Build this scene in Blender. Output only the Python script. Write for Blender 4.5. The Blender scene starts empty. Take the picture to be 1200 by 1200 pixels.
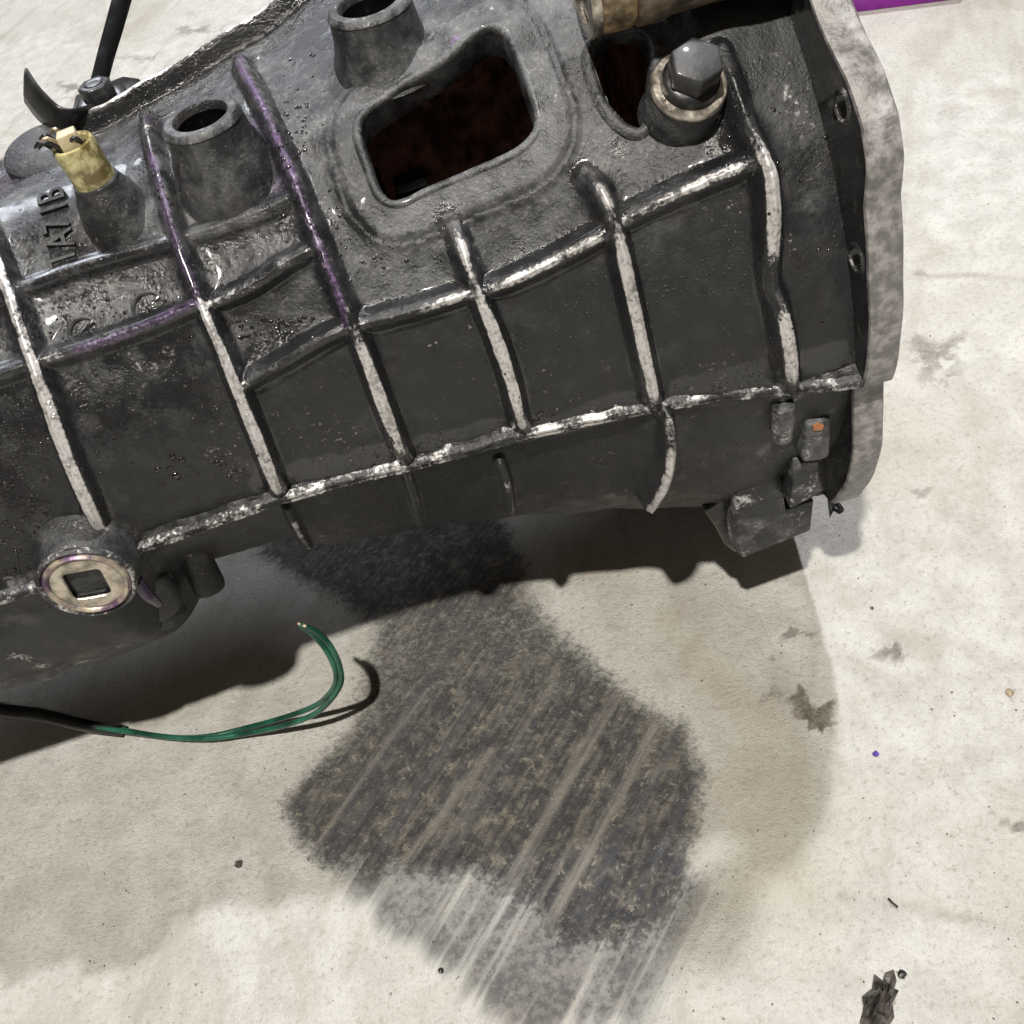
import bpy, bmesh, math, random
import numpy as np
from mathutils import Vector, Matrix, Euler
from math import radians, degrees, sin, cos, tan, pi, atan2, hypot, sqrt

random.seed(7)
rng = np.random.default_rng(11)
S = bpy.context.scene
COL = S.collection

# ------------------------------------------------------------------ camera
F = 1230.0; CH = 0.56; PITCH = radians(48); ROLL = radians(18)
C = np.array([0.0, 0.0, CH])
fwd = np.array([0, cos(PITCH), -sin(PITCH)])
up0 = np.array([0, sin(PITCH), cos(PITCH)])
XA = np.array([1.0, 0, 0])
rt = cos(ROLL) * XA - sin(ROLL) * up0
upv = sin(ROLL) * XA + cos(ROLL) * up0
cam = bpy.data.cameras.new('camera')
cam.sensor_width = 36; cam.sensor_height = 36
cam.lens = 36 * F / 1200.0
cam.clip_start = 0.01; cam.clip_end = 200
co = bpy.data.objects.new('camera', cam); COL.objects.link(co)
M = Matrix.Identity(4)
for i in range(3):
    M[i][0] = rt[i]; M[i][1] = upv[i]; M[i][2] = -fwd[i]; M[i][3] = C[i]
co.matrix_world = M
S.camera = co

# ------------------------------------------------------------------ light (garage at night: ceiling lamps and an added sheen fill)
W = bpy.data.worlds.new('World'); S.world = W; W.use_nodes = True
W.node_tree.nodes['Background'].inputs[0].default_value = (1.0, 0.85, 0.66, 1)
W.node_tree.nodes['Background'].inputs[1].default_value = 0.105

def lamp(name, direction, dist, power, size, color, target=(0, 0.45, 0.1)):
    L = bpy.data.lights.new(name, 'AREA'); L.shape = 'DISK'; L.size = size
    L.energy = power; L.color = color
    o = bpy.data.objects.new(name, L); COL.objects.link(o)
    d = Vector(direction).normalized()
    o.location = Vector(target) + d * dist
    o.rotation_euler = d.to_track_quat('Z', 'Y').to_euler()
    return o
lamp('ceiling_lamp_front', (-0.10, -0.42, 1.0), 3.0, 119, 0.09, (1.0, 0.955, 0.865), (0, 0.42, 0.15))
lamp('ceiling_lamp_back', (0.325, 0.295, 1.0), 3.2, 86, 0.11, (0.97, 0.98, 1.0), (0.05, 0.5, 0.2))
lamp('sheen_fill_far', (-0.55, 1.5, 1.25), 3.4, 44, 1.3, (0.86, 0.91, 1.0))  # added large fill for a bluish sheen on the upper metal

S.view_settings.view_transform = 'Standard'
S.view_settings.look = 'None'
S.view_settings.exposure = 0.0
S.view_settings.gamma = 1.0

# ------------------------------------------------------------------ helpers
AY, AZ = 0.516, 0.216                      # the housing's axis runs along X at this y, z

def ray(px, py):
    d = fwd + (px - 600) / F * rt + (600 - py) / F * upv
    return d / np.linalg.norm(d)
def on_z(px, py, z=0.0):
    d = ray(px, py); return C + (z - C[2]) / d[2] * d
def on_plane_x(px, py, x0):
    d = ray(px, py); P = C + x0 / d[0] * d
    return hypot(AY - P[1], P[2] - AZ), atan2(P[2] - AZ, AY - P[1])
def sstep(t):
    t = np.clip(t, 0, 1); return t * t * (3 - 2 * t)

def tag(o, label=None, cat=None, group=None, kind=None):
    if label: o['label'] = label
    if cat: o['category'] = cat
    if group: o['group'] = group
    if kind: o['kind'] = kind
    return o
def link(name, me, mats, parent=None):
    o = bpy.data.objects.new(name, me); COL.objects.link(o)
    for m in (mats if isinstance(mats, (list, tuple)) else [mats]): me.materials.append(m)
    if parent: o.parent = parent
    return o
def mesh_from(name, V, Fc, mats, parent=None, smooth=True):
    me = bpy.data.meshes.new(name)
    me.from_pydata([tuple(map(float, v)) for v in V], [], [tuple(int(i) for i in f) for f in Fc])
    if smooth: me.polygons.foreach_set('use_smooth', [True] * len(me.polygons))
    me.update()
    return link(name, me, mats, parent)
def basis(n, ref=(1, 0, 0)):
    n = Vector(n).normalized(); a = Vector(ref); a = (a - n * a.dot(n))
    if a.length < 1e-4: a = Vector((0, 1, 0)) - n * n.y
    a.normalize(); b = n.cross(a)
    return a, b, n
def lathe(name, prof, origin, axis, mats, parent=None, seg=40, smooth=True, jitter=0.0, slots=None, squash=1.0, cap=True):
    a, b, n = basis(axis); o = Vector(origin)
    V = []; Fc = []
    for (r, h) in prof:
        for k in range(seg):
            t = 2 * pi * k / seg
            rr = r * (1 + jitter * (sin(3 * t + h * 60) * .5 + sin(7 * t + 1.3 + h * 90) * .3))
            V.append(o + a * rr * cos(t) + b * rr * sin(t) * squash + n * h)
    for i in range(len(prof) - 1):
        for k in range(seg):
            k2 = (k + 1) % seg
            Fc.append((i * seg + k, i * seg + k2, (i + 1) * seg + k2, (i + 1) * seg + k))
    if cap:
        Fc.append(tuple(reversed(range(seg))))
        Fc.append(tuple((len(prof) - 1) * seg + k for k in range(seg)))
    ob = mesh_from(name, V, Fc, mats, parent, smooth)
    if smooth: sharp(ob, 42)
    return ob
def sharp(ob, ang=35):
    ob.data.set_sharp_from_angle(angle=radians(ang))
def tube(name, pts, rad, mats, parent=None, seg=10, sub=6, flat=1.0, flatdir=(0, 0, 1), smooth=True, wob=0.0):
    """smooth tube through the points; rad a number or a list"""
    P = [Vector(tuple(p)) for p in pts]; n = len(P)
    R = rad if isinstance(rad, (list, tuple)) else [rad] * n
    Q = []; QR = []
    for i in range(n - 1):
        p0 = P[max(i - 1, 0)]; p1 = P[i]; p2 = P[i + 1]; p3 = P[min(i + 2, n - 1)]
        for k in range(sub):
            t = k / sub
            Q.append(0.5 * ((2 * p1) + (p2 - p0) * t + (2 * p0 - 5 * p1 + 4 * p2 - p3) * t * t + (3 * p1 - p0 - 3 * p2 + p3) * t ** 3))
            QR.append(R[i] * (1 - t) + R[i + 1] * t)
    Q.append(P[-1]); QR.append(R[-1])
    V = []; Fc = []; prev = None
    for i, q in enumerate(Q):
        t = (Q[min(i + 1, len(Q) - 1)] - Q[max(i - 1, 0)]).normalized()
        if prev is None:
            a = Vector(flatdir); a = (a - t * a.dot(t)).normalized()
        else:
            a = (prev - t * prev.dot(t)).normalized()
        prev = a; b = t.cross(a)
        for k in range(seg):
            w = 2 * pi * k / seg
            rr = QR[i] * (1 + (random.uniform(-wob, wob) if wob else 0))
            V.append(q + a * rr * cos(w) * flat + b * rr * sin(w))
    m = len(Q)
    for i in range(m - 1):
        for k in range(seg):
            k2 = (k + 1) % seg
            Fc.append((i * seg + k, i * seg + k2, (i + 1) * seg + k2, (i + 1) * seg + k))
    Fc.append(tuple(reversed(range(seg)))); Fc.append(tuple((m - 1) * seg + k for k in range(seg)))
    return mesh_from(name, V, Fc, mats, parent, smooth)
def prism(name, poly, origin, ax, ay, az, depth, mats, parent=None, bevel=0.001, segs=2):
    """polygon in the (ax, ay) plane pushed along az by depth, edges bevelled"""
    bm = bmesh.new(); o = Vector(origin); ax = Vector(ax); ay = Vector(ay); az = Vector(az)
    lo = [bm.verts.new(o + ax * x + ay * y) for x, y in poly]
    hi = [bm.verts.new(o + ax * x + ay * y + az * depth) for x, y in poly]
    bm.faces.new(list(reversed(lo))); bm.faces.new(hi)
    n = len(poly)
    for i in range(n): bm.faces.new((lo[i], lo[(i + 1) % n], hi[(i + 1) % n], hi[i]))
    bmesh.ops.recalc_face_normals(bm, faces=bm.faces)
    if bevel: bmesh.ops.bevel(bm, geom=list(bm.edges), offset=bevel, segments=segs, profile=0.5, affect='EDGES')
    me = bpy.data.meshes.new(name); bm.to_mesh(me); bm.free()
    me.polygons.foreach_set('use_smooth', [True] * len(me.polygons))
    o = link(name, me, mats, parent); sharp(o, 50); return o

# ------------------------------------------------------------------ node helpers
class NT:
    def __init__(s, name):
        s.m = bpy.data.materials.new(name); s.m.use_nodes = True
        s.t = s.m.node_tree; s.b = s.t.nodes['Principled BSDF']
        s.geo = s.t.nodes.new('ShaderNodeTexCoord')
    def n(s, typ, **kw):
        x = s.t.nodes.new(typ)
        for k, v in kw.items(): setattr(x, k, v)
        return x
    def plug(s, sock, v):
        if isinstance(v, bpy.types.NodeSocket): s.t.links.new(v, sock)
        elif isinstance(v, (tuple, list)) and len(v) == 3 and sock.type == 'RGBA': sock.default_value = (*v, 1)
        else: sock.default_value = v
    def co(s): return s.geo.outputs['Object']
    def map(s, scale=(1, 1, 1), rot=(0, 0, 0), loc=(0, 0, 0), v=None):
        m = s.n('ShaderNodeMapping'); s.plug(m.inputs[0], v or s.co())
        m.inputs[1].default_value = loc; m.inputs[2].default_value = rot; m.inputs[3].default_value = scale
        return m.outputs[0]
    def noise(s, scale, detail=4, rough=.55, dist=0, v=None):
        x = s.n('ShaderNodeTexNoise'); s.plug(x.inputs['Vector'], v or s.co())
        x.inputs['Scale'].default_value = scale; x.inputs['Detail'].default_value = detail
        x.inputs['Roughness'].default_value = rough; x.inputs['Distortion'].default_value = dist
        return x.outputs['Fac']
    def voro(s, scale, v=None, feature='F1', out='Distance', rnd=1.0):
        x = s.n('ShaderNodeTexVoronoi', feature=feature); s.plug(x.inputs['Vector'], v or s.co())
        x.inputs['Scale'].default_value = scale; x.inputs['Randomness'].default_value = rnd
        return x.outputs[out]
    def math(s, op, a, b=0.0, c=None, clamp=False):
        x = s.n('ShaderNodeMath', operation=op); x.use_clamp = clamp
        s.plug(x.inputs[0], a); s.plug(x.inputs[1], b)
        if c is not None: s.plug(x.inputs[2], c)
        return x.outputs[0]
    def ramp(s, v, lo, hi, a=0.0, b=1.0):
        x = s.n('ShaderNodeMapRange', interpolation_type='SMOOTHSTEP')
        s.plug(x.inputs['Value'], v); x.inputs['From Min'].default_value = lo; x.inputs['From Max'].default_value = hi
        x.inputs['To Min'].default_value = a; x.inputs['To Max'].default_value = b
        return x.outputs['Result']
    def mix(s, f, a, b):
        x = s.n('ShaderNodeMix', data_type='RGBA'); s.plug(x.inputs['Factor'], f)
        s.plug(x.inputs['A'], a) if False else None
        s.plug(x.inputs[6], a); s.plug(x.inputs[7], b)
        return x.outputs[2]
    def fmix(s, f, a, b):
        x = s.n('ShaderNodeMix', data_type='FLOAT'); s.plug(x.inputs[0], f); s.plug(x.inputs[2], a); s.plug(x.inputs[3], b)
        return x.outputs[0]
    def attr(s, name):
        x = s.n('ShaderNodeAttribute', attribute_name=name)
        y = s.n('ShaderNodeSeparateColor'); s.t.links.new(x.outputs['Color'], y.inputs[0])
        return y.outputs[0], y.outputs[1], y.outputs[2], x.outputs['Alpha']
    def bump(s, h, strength=.5, dist=.001, normal=None):
        x = s.n('ShaderNodeBump'); s.plug(x.inputs['Height'], h)
        s.plug(x.inputs['Strength'], strength); x.inputs['Distance'].default_value = dist
        if normal is not None: s.plug(x.inputs['Normal'], normal)
        return x.outputs[0]
    def out(s, col=None, rough=None, metal=None, normal=None, spec=None, coat=None, coatr=None):
        for k, v in (('Base Color', col), ('Roughness', rough), ('Metallic', metal), ('Normal', normal),
                     ('Specular IOR Level', spec), ('Coat Weight', coat), ('Coat Roughness', coatr)):
            if v is not None: s.plug(s.b.inputs[k], v)
        return s.m

# ------------------------------------------------------------------ materials
def casting_material(name, use_attr=True, wear_bias=0.0, light_bias=0.0, dark=(0.0145, 0.015, 0.0165)):
    n = NT(name)
    n_big = n.noise(22, 5, .6); n_mid = n.noise(95, 6, .65); n_fine = n.noise(520, 4, .6); n_sand = n.noise(1500, 2, .6)
    if use_attr: wear, purple, light, wet_shade = n.attr('masks')
    else: wear, purple, light, wet_shade = 0.0, 0.0, 0.0, 0.3
    # grime: black oily film with dusty grey-brown patches
    dusty = n.ramp(n_mid, .44, .72)
    base = n.mix(n.math('MULTIPLY', dusty, .8), dark, (0.025, 0.025, 0.026))
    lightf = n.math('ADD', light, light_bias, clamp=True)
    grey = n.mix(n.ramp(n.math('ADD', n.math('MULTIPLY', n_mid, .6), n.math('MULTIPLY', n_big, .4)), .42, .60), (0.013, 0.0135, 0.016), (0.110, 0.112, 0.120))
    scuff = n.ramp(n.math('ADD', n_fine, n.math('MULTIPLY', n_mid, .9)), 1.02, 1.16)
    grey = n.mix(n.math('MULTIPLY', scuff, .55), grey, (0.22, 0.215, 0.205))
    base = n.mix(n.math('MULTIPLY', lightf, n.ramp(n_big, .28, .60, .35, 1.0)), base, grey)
    rust = n.ramp(n.noise(40, 5, .6, v=n.map(loc=(3, 1, 7))), .60, .72)
    base = n.mix(n.math('MULTIPLY', rust, .22), base, (0.07, 0.042, 0.026))
    # bare aluminium where the edges are rubbed
    calm = n.math('SUBTRACT', 1.0, n.math('MULTIPLY', n.math('ADD', wear, wear_bias, clamp=True), .62))
    grain = n.math('MULTIPLY', n.math('MULTIPLY', n.math('SUBTRACT', n.math('ADD', n.math('MULTIPLY', n_mid, .55), n.math('MULTIPLY', n.noise(34, 4, .6, v=n.map(loc=(4, 4, 8))), .45)), .5), 2.6), calm)
    grain2 = n.math('MULTIPLY', n.math('MULTIPLY', n.math('SUBTRACT', n_fine, .5), 1.0), calm)
    wsum = n.math('ADD', n.math('ADD', n.math('ADD', wear, wear_bias), grain), grain2)
    wf = n.ramp(wsum, .44, .72)
    alu = n.mix(n.ramp(n.math('ADD', n.math('MULTIPLY', n_fine, .5), n.math('MULTIPLY', n_mid, .5)), .36, .56), (0.22, 0.21, 0.205), (0.62, 0.60, 0.60))
    base = n.mix(wf, base, alu)
    fleck = n.math('MULTIPLY', n.ramp(n.noise(330, 3, .6, v=n.map(loc=(6, 1, 2))), .665, .70), n.ramp(n.noise(20, 4, .6, v=n.map(loc=(2, 9, 2))), .46, .62))
    scr = n.math('MULTIPLY', n.ramp(n.noise(1.0, 2, .5, v=n.map(scale=(40, 900, 900), v=n.map(rot=(.2, .35, .5)))), .68, .71), n.ramp(n.noise(34, 3, .6, v=n.map(loc=(1, 2, 3))), .56, .66))
    base = n.mix(n.math('MULTIPLY', n.math('MAXIMUM', fleck, scr), .55), base, (0.33, 0.31, 0.29))
    # violet dye / fluid residue
    pf = n.ramp(n.math('ADD', purple, n.math('MULTIPLY', n.math('SUBTRACT', n_mid, .5), 1.1)), .40, .75)
    base = n.mix(n.math('MULTIPLY', pf, .70), base, n.mix(n.ramp(n_fine, .4, .65), (0.050, 0.026, 0.075), (0.20, 0.12, 0.27)))
    # oil film, with the painted rib and top-edge shade in one mask
    wet_shade_f = n.ramp(n.math('ADD', wet_shade, n.math('MULTIPLY', n.math('SUBTRACT', n.noise(60, 4, .6, v=n.map(loc=(9, 2, 4))), .5), 1.6)), .35, .75)
    base = n.mix(n.math('MULTIPLY', n.math('MULTIPLY', wet_shade_f, n.math('SUBTRACT', 1.0, wf)), .55), base, (0.008, 0.008, 0.010))
    rough = n.fmix(wet_shade_f, n.ramp(n_mid, .3, .7, .40, .62), .13)
    rough = n.fmix(n.math('MULTIPLY', wf, .8), rough, .38)
    h = n.math('ADD', n.math('MULTIPLY', n_sand, .35), n.math('ADD', n_fine, n.math('MULTIPLY', n_mid, 1.4)))
    b = n.bump(h, n.fmix(wf, .50, .22), .0010)
    # spattered droplets as fine relief
    vd = n.voro(420, rnd=1.0)
    dro = n.math('MULTIPLY', n.ramp(vd, .12, .34, 1.0, 0.0), n.ramp(n.noise(38, 3, .5, v=n.map(loc=(5, 5, 1))), .50, .60))
    dro = n.math('MULTIPLY', dro, wet_shade)
    b = n.bump(dro, .9, .0008, b)
    return n.out(base, rough, n.math('MULTIPLY', wf, .38), b, spec=.5, coat=n.math('MULTIPLY', wet_shade_f, .6), coatr=.08)

def simple_late(name, col, rough):
    n = NT(name); a = n.noise(140, 5, .65)
    return n.out(n.mix(n.ramp(a, .55, .72), col, (0.07, 0.065, 0.06)), n.ramp(a, .3, .7, rough * .6, rough * 1.5), 0, n.bump(a, .5, .001), coat=.4, coatr=.1)
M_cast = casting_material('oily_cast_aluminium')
M_cast_part = casting_material('oily_cast_detail', use_attr=False, wear_bias=.10, light_bias=.55)
M_cast_dark = casting_material('oily_cast_underside', use_attr=False, wear_bias=-.02, light_bias=.25)
M_rimcast = casting_material('window_rim_casting', use_attr=False, wear_bias=.17, light_bias=.95)
M_shelf = casting_material('wet_seam_shelf', use_attr=False, wear_bias=-.15, light_bias=.2)
M_lip2 = casting_material('hole_edge_metal', use_attr=False, wear_bias=.30, light_bias=.6)
M_flangeback = simple_late('oily_and_shade_black', (0.012, 0.012, 0.013), .30)  # oily black of flange and seam; also painted shade on the foot web
M_edge = casting_material('rubbed_casting_edge', use_attr=False, wear_bias=.47, light_bias=.5)
M_rim = casting_material('scraped_flange_metal', use_attr=False, wear_bias=.66, light_bias=1.0)

def simple(name, col, rough=.5, metal=0.0, nscale=300, nstr=.3, var=.35, coat=0.0, col2=None, vs=60):
    n = NT(name); a = n.noise(nscale, 4, .6); c = n.noise(vs, 5, .6)
    dk = tuple(v * (1 - var) for v in col); lt = col2 or tuple(min(1, v * (1 + var)) for v in col)
    base = n.mix(n.ramp(c, .36, .66), dk, lt)
    return n.out(base, n.ramp(c, .3, .7, rough * .75, min(1, rough * 1.25)), metal, n.bump(n.math('ADD', a, c), nstr, .0007), coat=coat, coatr=.1)
M_interior = simple('oil_stained_interior', (0.62, 0.41, 0.36), .45, 0, 200, .4, .6)
M_blacksteel = simple('blackened_steel', (0.018, 0.018, 0.020), .32, .35, 500, .25, .4, .3)
M_boltsteel = simple('dirty_steel_bolt', (0.040, 0.040, 0.043), .48, .3, 420, .35, .5, .2)
M_washer = simple('worn_steel_washer', (0.42, 0.38, 0.33), .34, .8, 320, .4, .55, .2, vs=120)
M_brass = simple('dull_brass_ring', (0.30, 0.22, 0.125), .42, .35, 260, .7, .7, .2, vs=90)
M_cyl = simple('stained_cylinder_casting', (0.20, 0.155, 0.11), .42, .45, 180, .6, .6, .3, vs=70)
M_flangerim = simple('scraped_flange_rim', (0.30, 0.285, 0.285), .55, .25, 500, .7, .45, .0, col2=(0.36, 0.345, 0.35), vs=170)
M_rubber = simple('black_rubber', (0.012, 0.012, 0.013), .38, 0, 240, .25, .4, .15)
M_matteblack = simple('matte_black_strap', (0.003, 0.003, 0.003), .85, 0, 300, .2, .3)
M_matteblack.node_tree.nodes['Principled BSDF'].inputs['Specular IOR Level'].default_value = .08
M_hole = simple('hole_black', (0.004, 0.004, 0.005), .12, 0, 120, .5, .3, .8)  # black stands in for the darkness inside bores, sockets and bolt holes
M_greenpvc = simple('green_wire_insulation', (0.012, 0.085, 0.052), .33, 0, 260, .4, .5, .3, vs=55)
M_copper = simple('bare_wire_end', (0.45, 0.36, 0.25), .4, .7, 400, .3, .3)
M_plugring = simple('plug_ring_metal', (0.40, 0.36, 0.30), .36, .6, 380, .5, .5, .25, vs=130)
M_plugviolet = simple('plug_violet_stained_metal', (0.20, 0.115, 0.215), .38, .4, 300, .4, .3, .2, col2=(0.50, 0.44, 0.33), vs=95)
M_leaf = simple('crumpled_grey_leaf', (0.085, 0.075, 0.068), .55, 0, 320, .8, .6, 0, vs=140)
M_violetpaint = simple('violet_painted_metal', (0.24, 0.012, 0.30), .35, 0, 80, .1, .15, .2)
M_cream = simple('cream_plastic_clip', (0.50, 0.43, 0.28), .5, 0, 200, .2, .3)
n = NT('yellowed_translucent_plastic')
c = n.noise(110, 5, .65)
M_yellow = n.out(n.mix(n.ramp(c, .4, .62), (0.13, 0.10, 0.035), (0.50, 0.47, 0.25)), .14, 0, n.bump(c, .3, .0006))
M_yellow.node_tree.nodes['Principled BSDF'].inputs['Subsurface Weight'].default_value = .25
M_yellow.node_tree.nodes['Principled BSDF'].inputs['Subsurface Scale'].default_value = .004
M_drop = simple('oil_droplet', (0.008, 0.007, 0.008), .05, 0, 50, .02, .2, 1.0)

# ================================================================== FLOOR
def lin(a, b, step): return np.arange(a, b, step)
fx = np.concatenate([[-6, -3, -1.8, -1.2, -.9], lin(-.72, .72, .003), [.8, 1.0, 1.3, 2, 3.5, 6]])
fy = np.concatenate([[-2, -.8, -.3, -.05], lin(.03, .80, .003), lin(.8, 2.1, .008), [2.3, 2.8, 3.6, 5, 8, 12]])
GX, GY = np.meshgrid(fx, fy)
def poly_sd(gx, gy, poly):
    """signed distance (positive inside) to a polygon"""
    P = np.array(poly); n = len(P); d = np.full(gx.shape, 1e9); ins = np.zeros(gx.shape, bool)
    for i in range(n):
        a = P[i]; b = P[(i + 1) % n]; e = b - a
        t = np.clip(((gx - a[0]) * e[0] + (gy - a[1]) * e[1]) / max(e @ e, 1e-12), 0, 1)
        d = np.minimum(d, np.hypot(gx - a[0] - t * e[0], gy - a[1] - t * e[1]))
        c1 = (a[1] > gy) != (b[1] > gy)
        with np.errstate(divide='ignore', invalid='ignore'):
            xi = (b[0] - a[0]) * (gy - a[1]) / (b[1] - a[1] + 1e-15) + a[0]
        ins ^= c1 & (gx < xi)
    return np.where(ins, d, -d)
def seg_d(gx, gy, pts):
    P = np.array(pts); d = np.full(gx.shape, 1e9)
    for a, b in zip(P[:-1], P[1:]):
        e = b - a; t = np.clip(((gx - a[0]) * e[0] + (gy - a[1]) * e[1]) / max(e @ e, 1e-12), 0, 1)
        d = np.minimum(d, np.hypot(gx - a[0] - t * e[0], gy - a[1] - t * e[1]))
    return d
def fl(pts): return [tuple(on_z(*p)[:2]) for p in pts]
tread_old = fl([(470, 600), (560, 560), (612, 640), (625, 700), (700, 775), (760, 828), (805, 850), (830, 905), (828, 960), (806, 1035),
            (770, 1075), (700, 1100), (600, 1085), (470, 1060), (380, 1010), (335, 985), (322, 930), (375, 880), (405, 830), (415, 770), (380, 700), (300, 650), (330, 610)])
wash = fl([(350, 985), (800, 985), (850, 1050), (800, 1130), (760, 1215), (690, 1225), (600, 1235), (520, 1160), (440, 1100), (400, 1060)])
tread = fl([(470, 600), (560, 560), (612, 640), (628, 700), (700, 775), (760, 828), (805, 850), (830, 905), (828, 960), (806, 1035),
            (775, 1075), (720, 1108), (655, 1105), (622, 1060), (560, 1030), (470, 1018), (380, 1010), (345, 992), (330, 940), (372, 890), (405, 850), (425, 790), (430, 740), (380, 700), (300, 650), (330, 610)])
m_tread = sstep((poly_sd(GX, GY, tread) + .014) / .034)
m_tread *= 1 - .28 * sstep((poly_sd(GX, GY, fl([(400, 690), (640, 690), (720, 800), (620, 860), (520, 830), (400, 900), (380, 800)])) + .02) / .04)
m_wash = sstep((poly_sd(GX, GY, wash) + .012) / .03)
spots = np.zeros_like(GX)
for px, py, ax, ay, s in [(955, 838, 30, 22, 1), (938, 818, 16, 16, .95), (962, 850, 14, 12, 1), (905, 815, 22, 16, .55), (935, 742, 30, 9, .7), (1045, 765, 22, 14, .75), (1095, 415, 48, 32, .62), (1110, 440, 22, 22, .5),
                          (1195, 968, 24, 12, .7), (1077, 578, 16, 9, .55), (905, 772, 9, 7, .6), (700, 102, 1, 1, 0), (230, 35, 42, 7, .6), (165, 68, 40, 8, .5), (110, 105, 48, 22, .7),
                          (235, 33, 30, 6, .5), (1075, 320, 26, 6, .5), (1183, 812, 10, 8, .4), (260, 760, 12, 5, .5), (92, 965, 18, 8, .45), (280, 1012, 9, 6, .8), (190, 1040, 30, 20, .3),
                          (640, 45, 50, 12, .35), (1130, 130, 60, 6, .3), (740, 1085, 1, 1, 0), (850, 1010, 18, 25, .3)]:
    if s == 0: continue
    c0 = on_z(px, py); cx = on_z(px + ax, py) - c0; cy = on_z(px, py + ay) - c0
    Mi = np.linalg.inv(np.array([[cx[0], cy[0]], [cx[1], cy[1]]]))
    ux = Mi[0, 0] * (GX - c0[0]) + Mi[0, 1] * (GY - c0[1]); uy = Mi[1, 0] * (GX - c0[0]) + Mi[1, 1] * (GY - c0[1])
    aa = np.arctan2(uy, ux); q1, q2, q3 = (px * 1.7) % 6.28, (py * 2.3) % 6.28, (px + py) % 6.28
    rad_ = np.hypot(ux, uy) / (1 + .34 * np.sin(3 * aa + q1) + .24 * np.sin(5 * aa + q2) + .16 * np.sin(9 * aa + q3))
    spots = np.maximum(spots, s * sstep(1.25 - rad_ * .95))
groove = np.zeros_like(GX)
for pts, w, s in [([(500, 808), (430, 905), (362, 1005)], .0022, 1), ([(575, 880), (500, 980), (420, 1075)], .006, .8), ([(735, 795), (655, 930), (560, 1105)], .007, .75),
                  ([(770, 848), (700, 980), (625, 1115)], .006, .9), ([(650, 800), (560, 930), (450, 1085)], .004, .5), ([(690, 960), (600, 1110)], .003, .5)]:
    d = seg_d(GX, GY, fl(pts)); groove = np.maximum(groove, s * sstep(1.5 - d / (w * .5)))
crack = np.zeros_like(GX)
for pts in [[(985, 1050), (1040, 1056), (1100, 1070), (1150, 1078), (1230, 1098)], [(1060, 325), (1140, 322), (1220, 330)]]:
    d = seg_d(GX, GY, fl(pts)); crack = np.maximum(crack, sstep(1.4 - d / .003))
halo = sstep((poly_sd(GX, GY, fl([(640, 640), (760, 740), (860, 860), (870, 960), (840, 1080), (960, 1060), (930, 900), (860, 780), (760, 680)])) + .03) / .05) * .8
nx, ny = len(fx), len(fy)
V = np.stack([GX, GY, np.zeros_like(GX)], -1).reshape(-1, 3)
def grid_faces(nx, ny):
    i = np.arange(nx - 1); j = np.arange(ny - 1); I, J = np.meshgrid(i, j)
    a = (J * nx + I).ravel(); return np.stack([a, a + 1, a + nx + 1, a + nx], -1)
def fast_mesh(name, V, Q):
    me = bpy.data.meshes.new(name)
    me.vertices.add(len(V)); me.vertices.foreach_set('co', np.ascontiguousarray(V, dtype=np.float32).ravel())
    me.loops.add(Q.size); me.loops.foreach_set('vertex_index', Q.astype(np.int32).ravel())
    me.polygons.add(len(Q)); me.polygons.foreach_set('loop_start', np.arange(0, Q.size, 4, dtype=np.int32))
    me.update(calc_edges=True); me.validate()
    me.polygons.foreach_set('use_smooth', [True] * len(me.polygons))
    return me
def set_attr(me, name, arr):
    a = me.color_attributes.new(name, 'FLOAT_COLOR', 'POINT')
    a.data.foreach_set('color', np.ascontiguousarray(arr, dtype=np.float32).ravel())
me = fast_mesh('floor', V, grid_faces(nx, ny))
set_attr(me, 'masks', np.stack([m_tread, m_wash, spots, groove], -1).reshape(-1, 4))
set_attr(me, 'masks_more', np.stack([crack, halo, crack * 0, crack * 0], -1).reshape(-1, 4))
n = NT('stained_concrete')
tr, wa, sp, gr = n.attr('masks'); ck, hl, _, _ = n.attr('masks_more')
big = n.noise(5, 5, .6); mid = n.noise(38, 6, .62); fine = n.noise(250, 6, .72); sand = n.noise(800, 3, .75)
sd = np.array(fl([(770, 848), (625, 1115)])); ang = atan2(sd[1][1] - sd[0][1], sd[1][0] - sd[0][0])
rv_ = n.map(rot=(0, 0, -ang)); stv = n.map(scale=(4, 95, 30), v=rv_); streak = n.noise(1.0, 5, .6, v=stv)
stv2 = n.map(scale=(18, 300, 30), v=rv_); streak2 = n.noise(1.0, 4, .65, v=stv2)
conc = n.mix(n.ramp(mid, .32, .68), (0.58, 0.565, 0.535), (0.74, 0.73, 0.70))
conc = n.mix(n.ramp(big, .40, .66), conc, (0.60, 0.585, 0.535))
conc = n.mix(n.math('MULTIPLY', n.ramp(fine, .50, .66), .40), conc, (0.74, 0.72, 0.68))
conc = n.mix(n.math('MULTIPLY', n.ramp(fine, .47, .34), .5), conc, (0.33, 0.30, 0.25))
conc = n.mix(n.math('MULTIPLY', n.ramp(n.noise(430, 3, .7, v=n.map(loc=(2, 2, 5))), .60, .70), .35), conc, (0.82, 0.81, 0.77))
conc = n.mix(n.math('MULTIPLY', n.ramp(sand, .57, .68), .50), conc, (0.24, 0.20, 0.15))
conc = n.mix(n.math('MULTIPLY', n.ramp(n.noise(15, 5, .7, 1.2, v=n.map(loc=(4, 4, 0))), .60, .72), .30), conc, (0.33, 0.27, 0.19))
pits = n.math('MULTIPLY', n.ramp(n.voro(60), .02, .06, 1, 0), n.ramp(n.noise(9, 2, .5, v=n.map(loc=(1, 7, 0))), .57, .62))
conc = n.mix(n.math('MULTIPLY', pits, .75), conc, (0.15, 0.125, 0.10))
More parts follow.
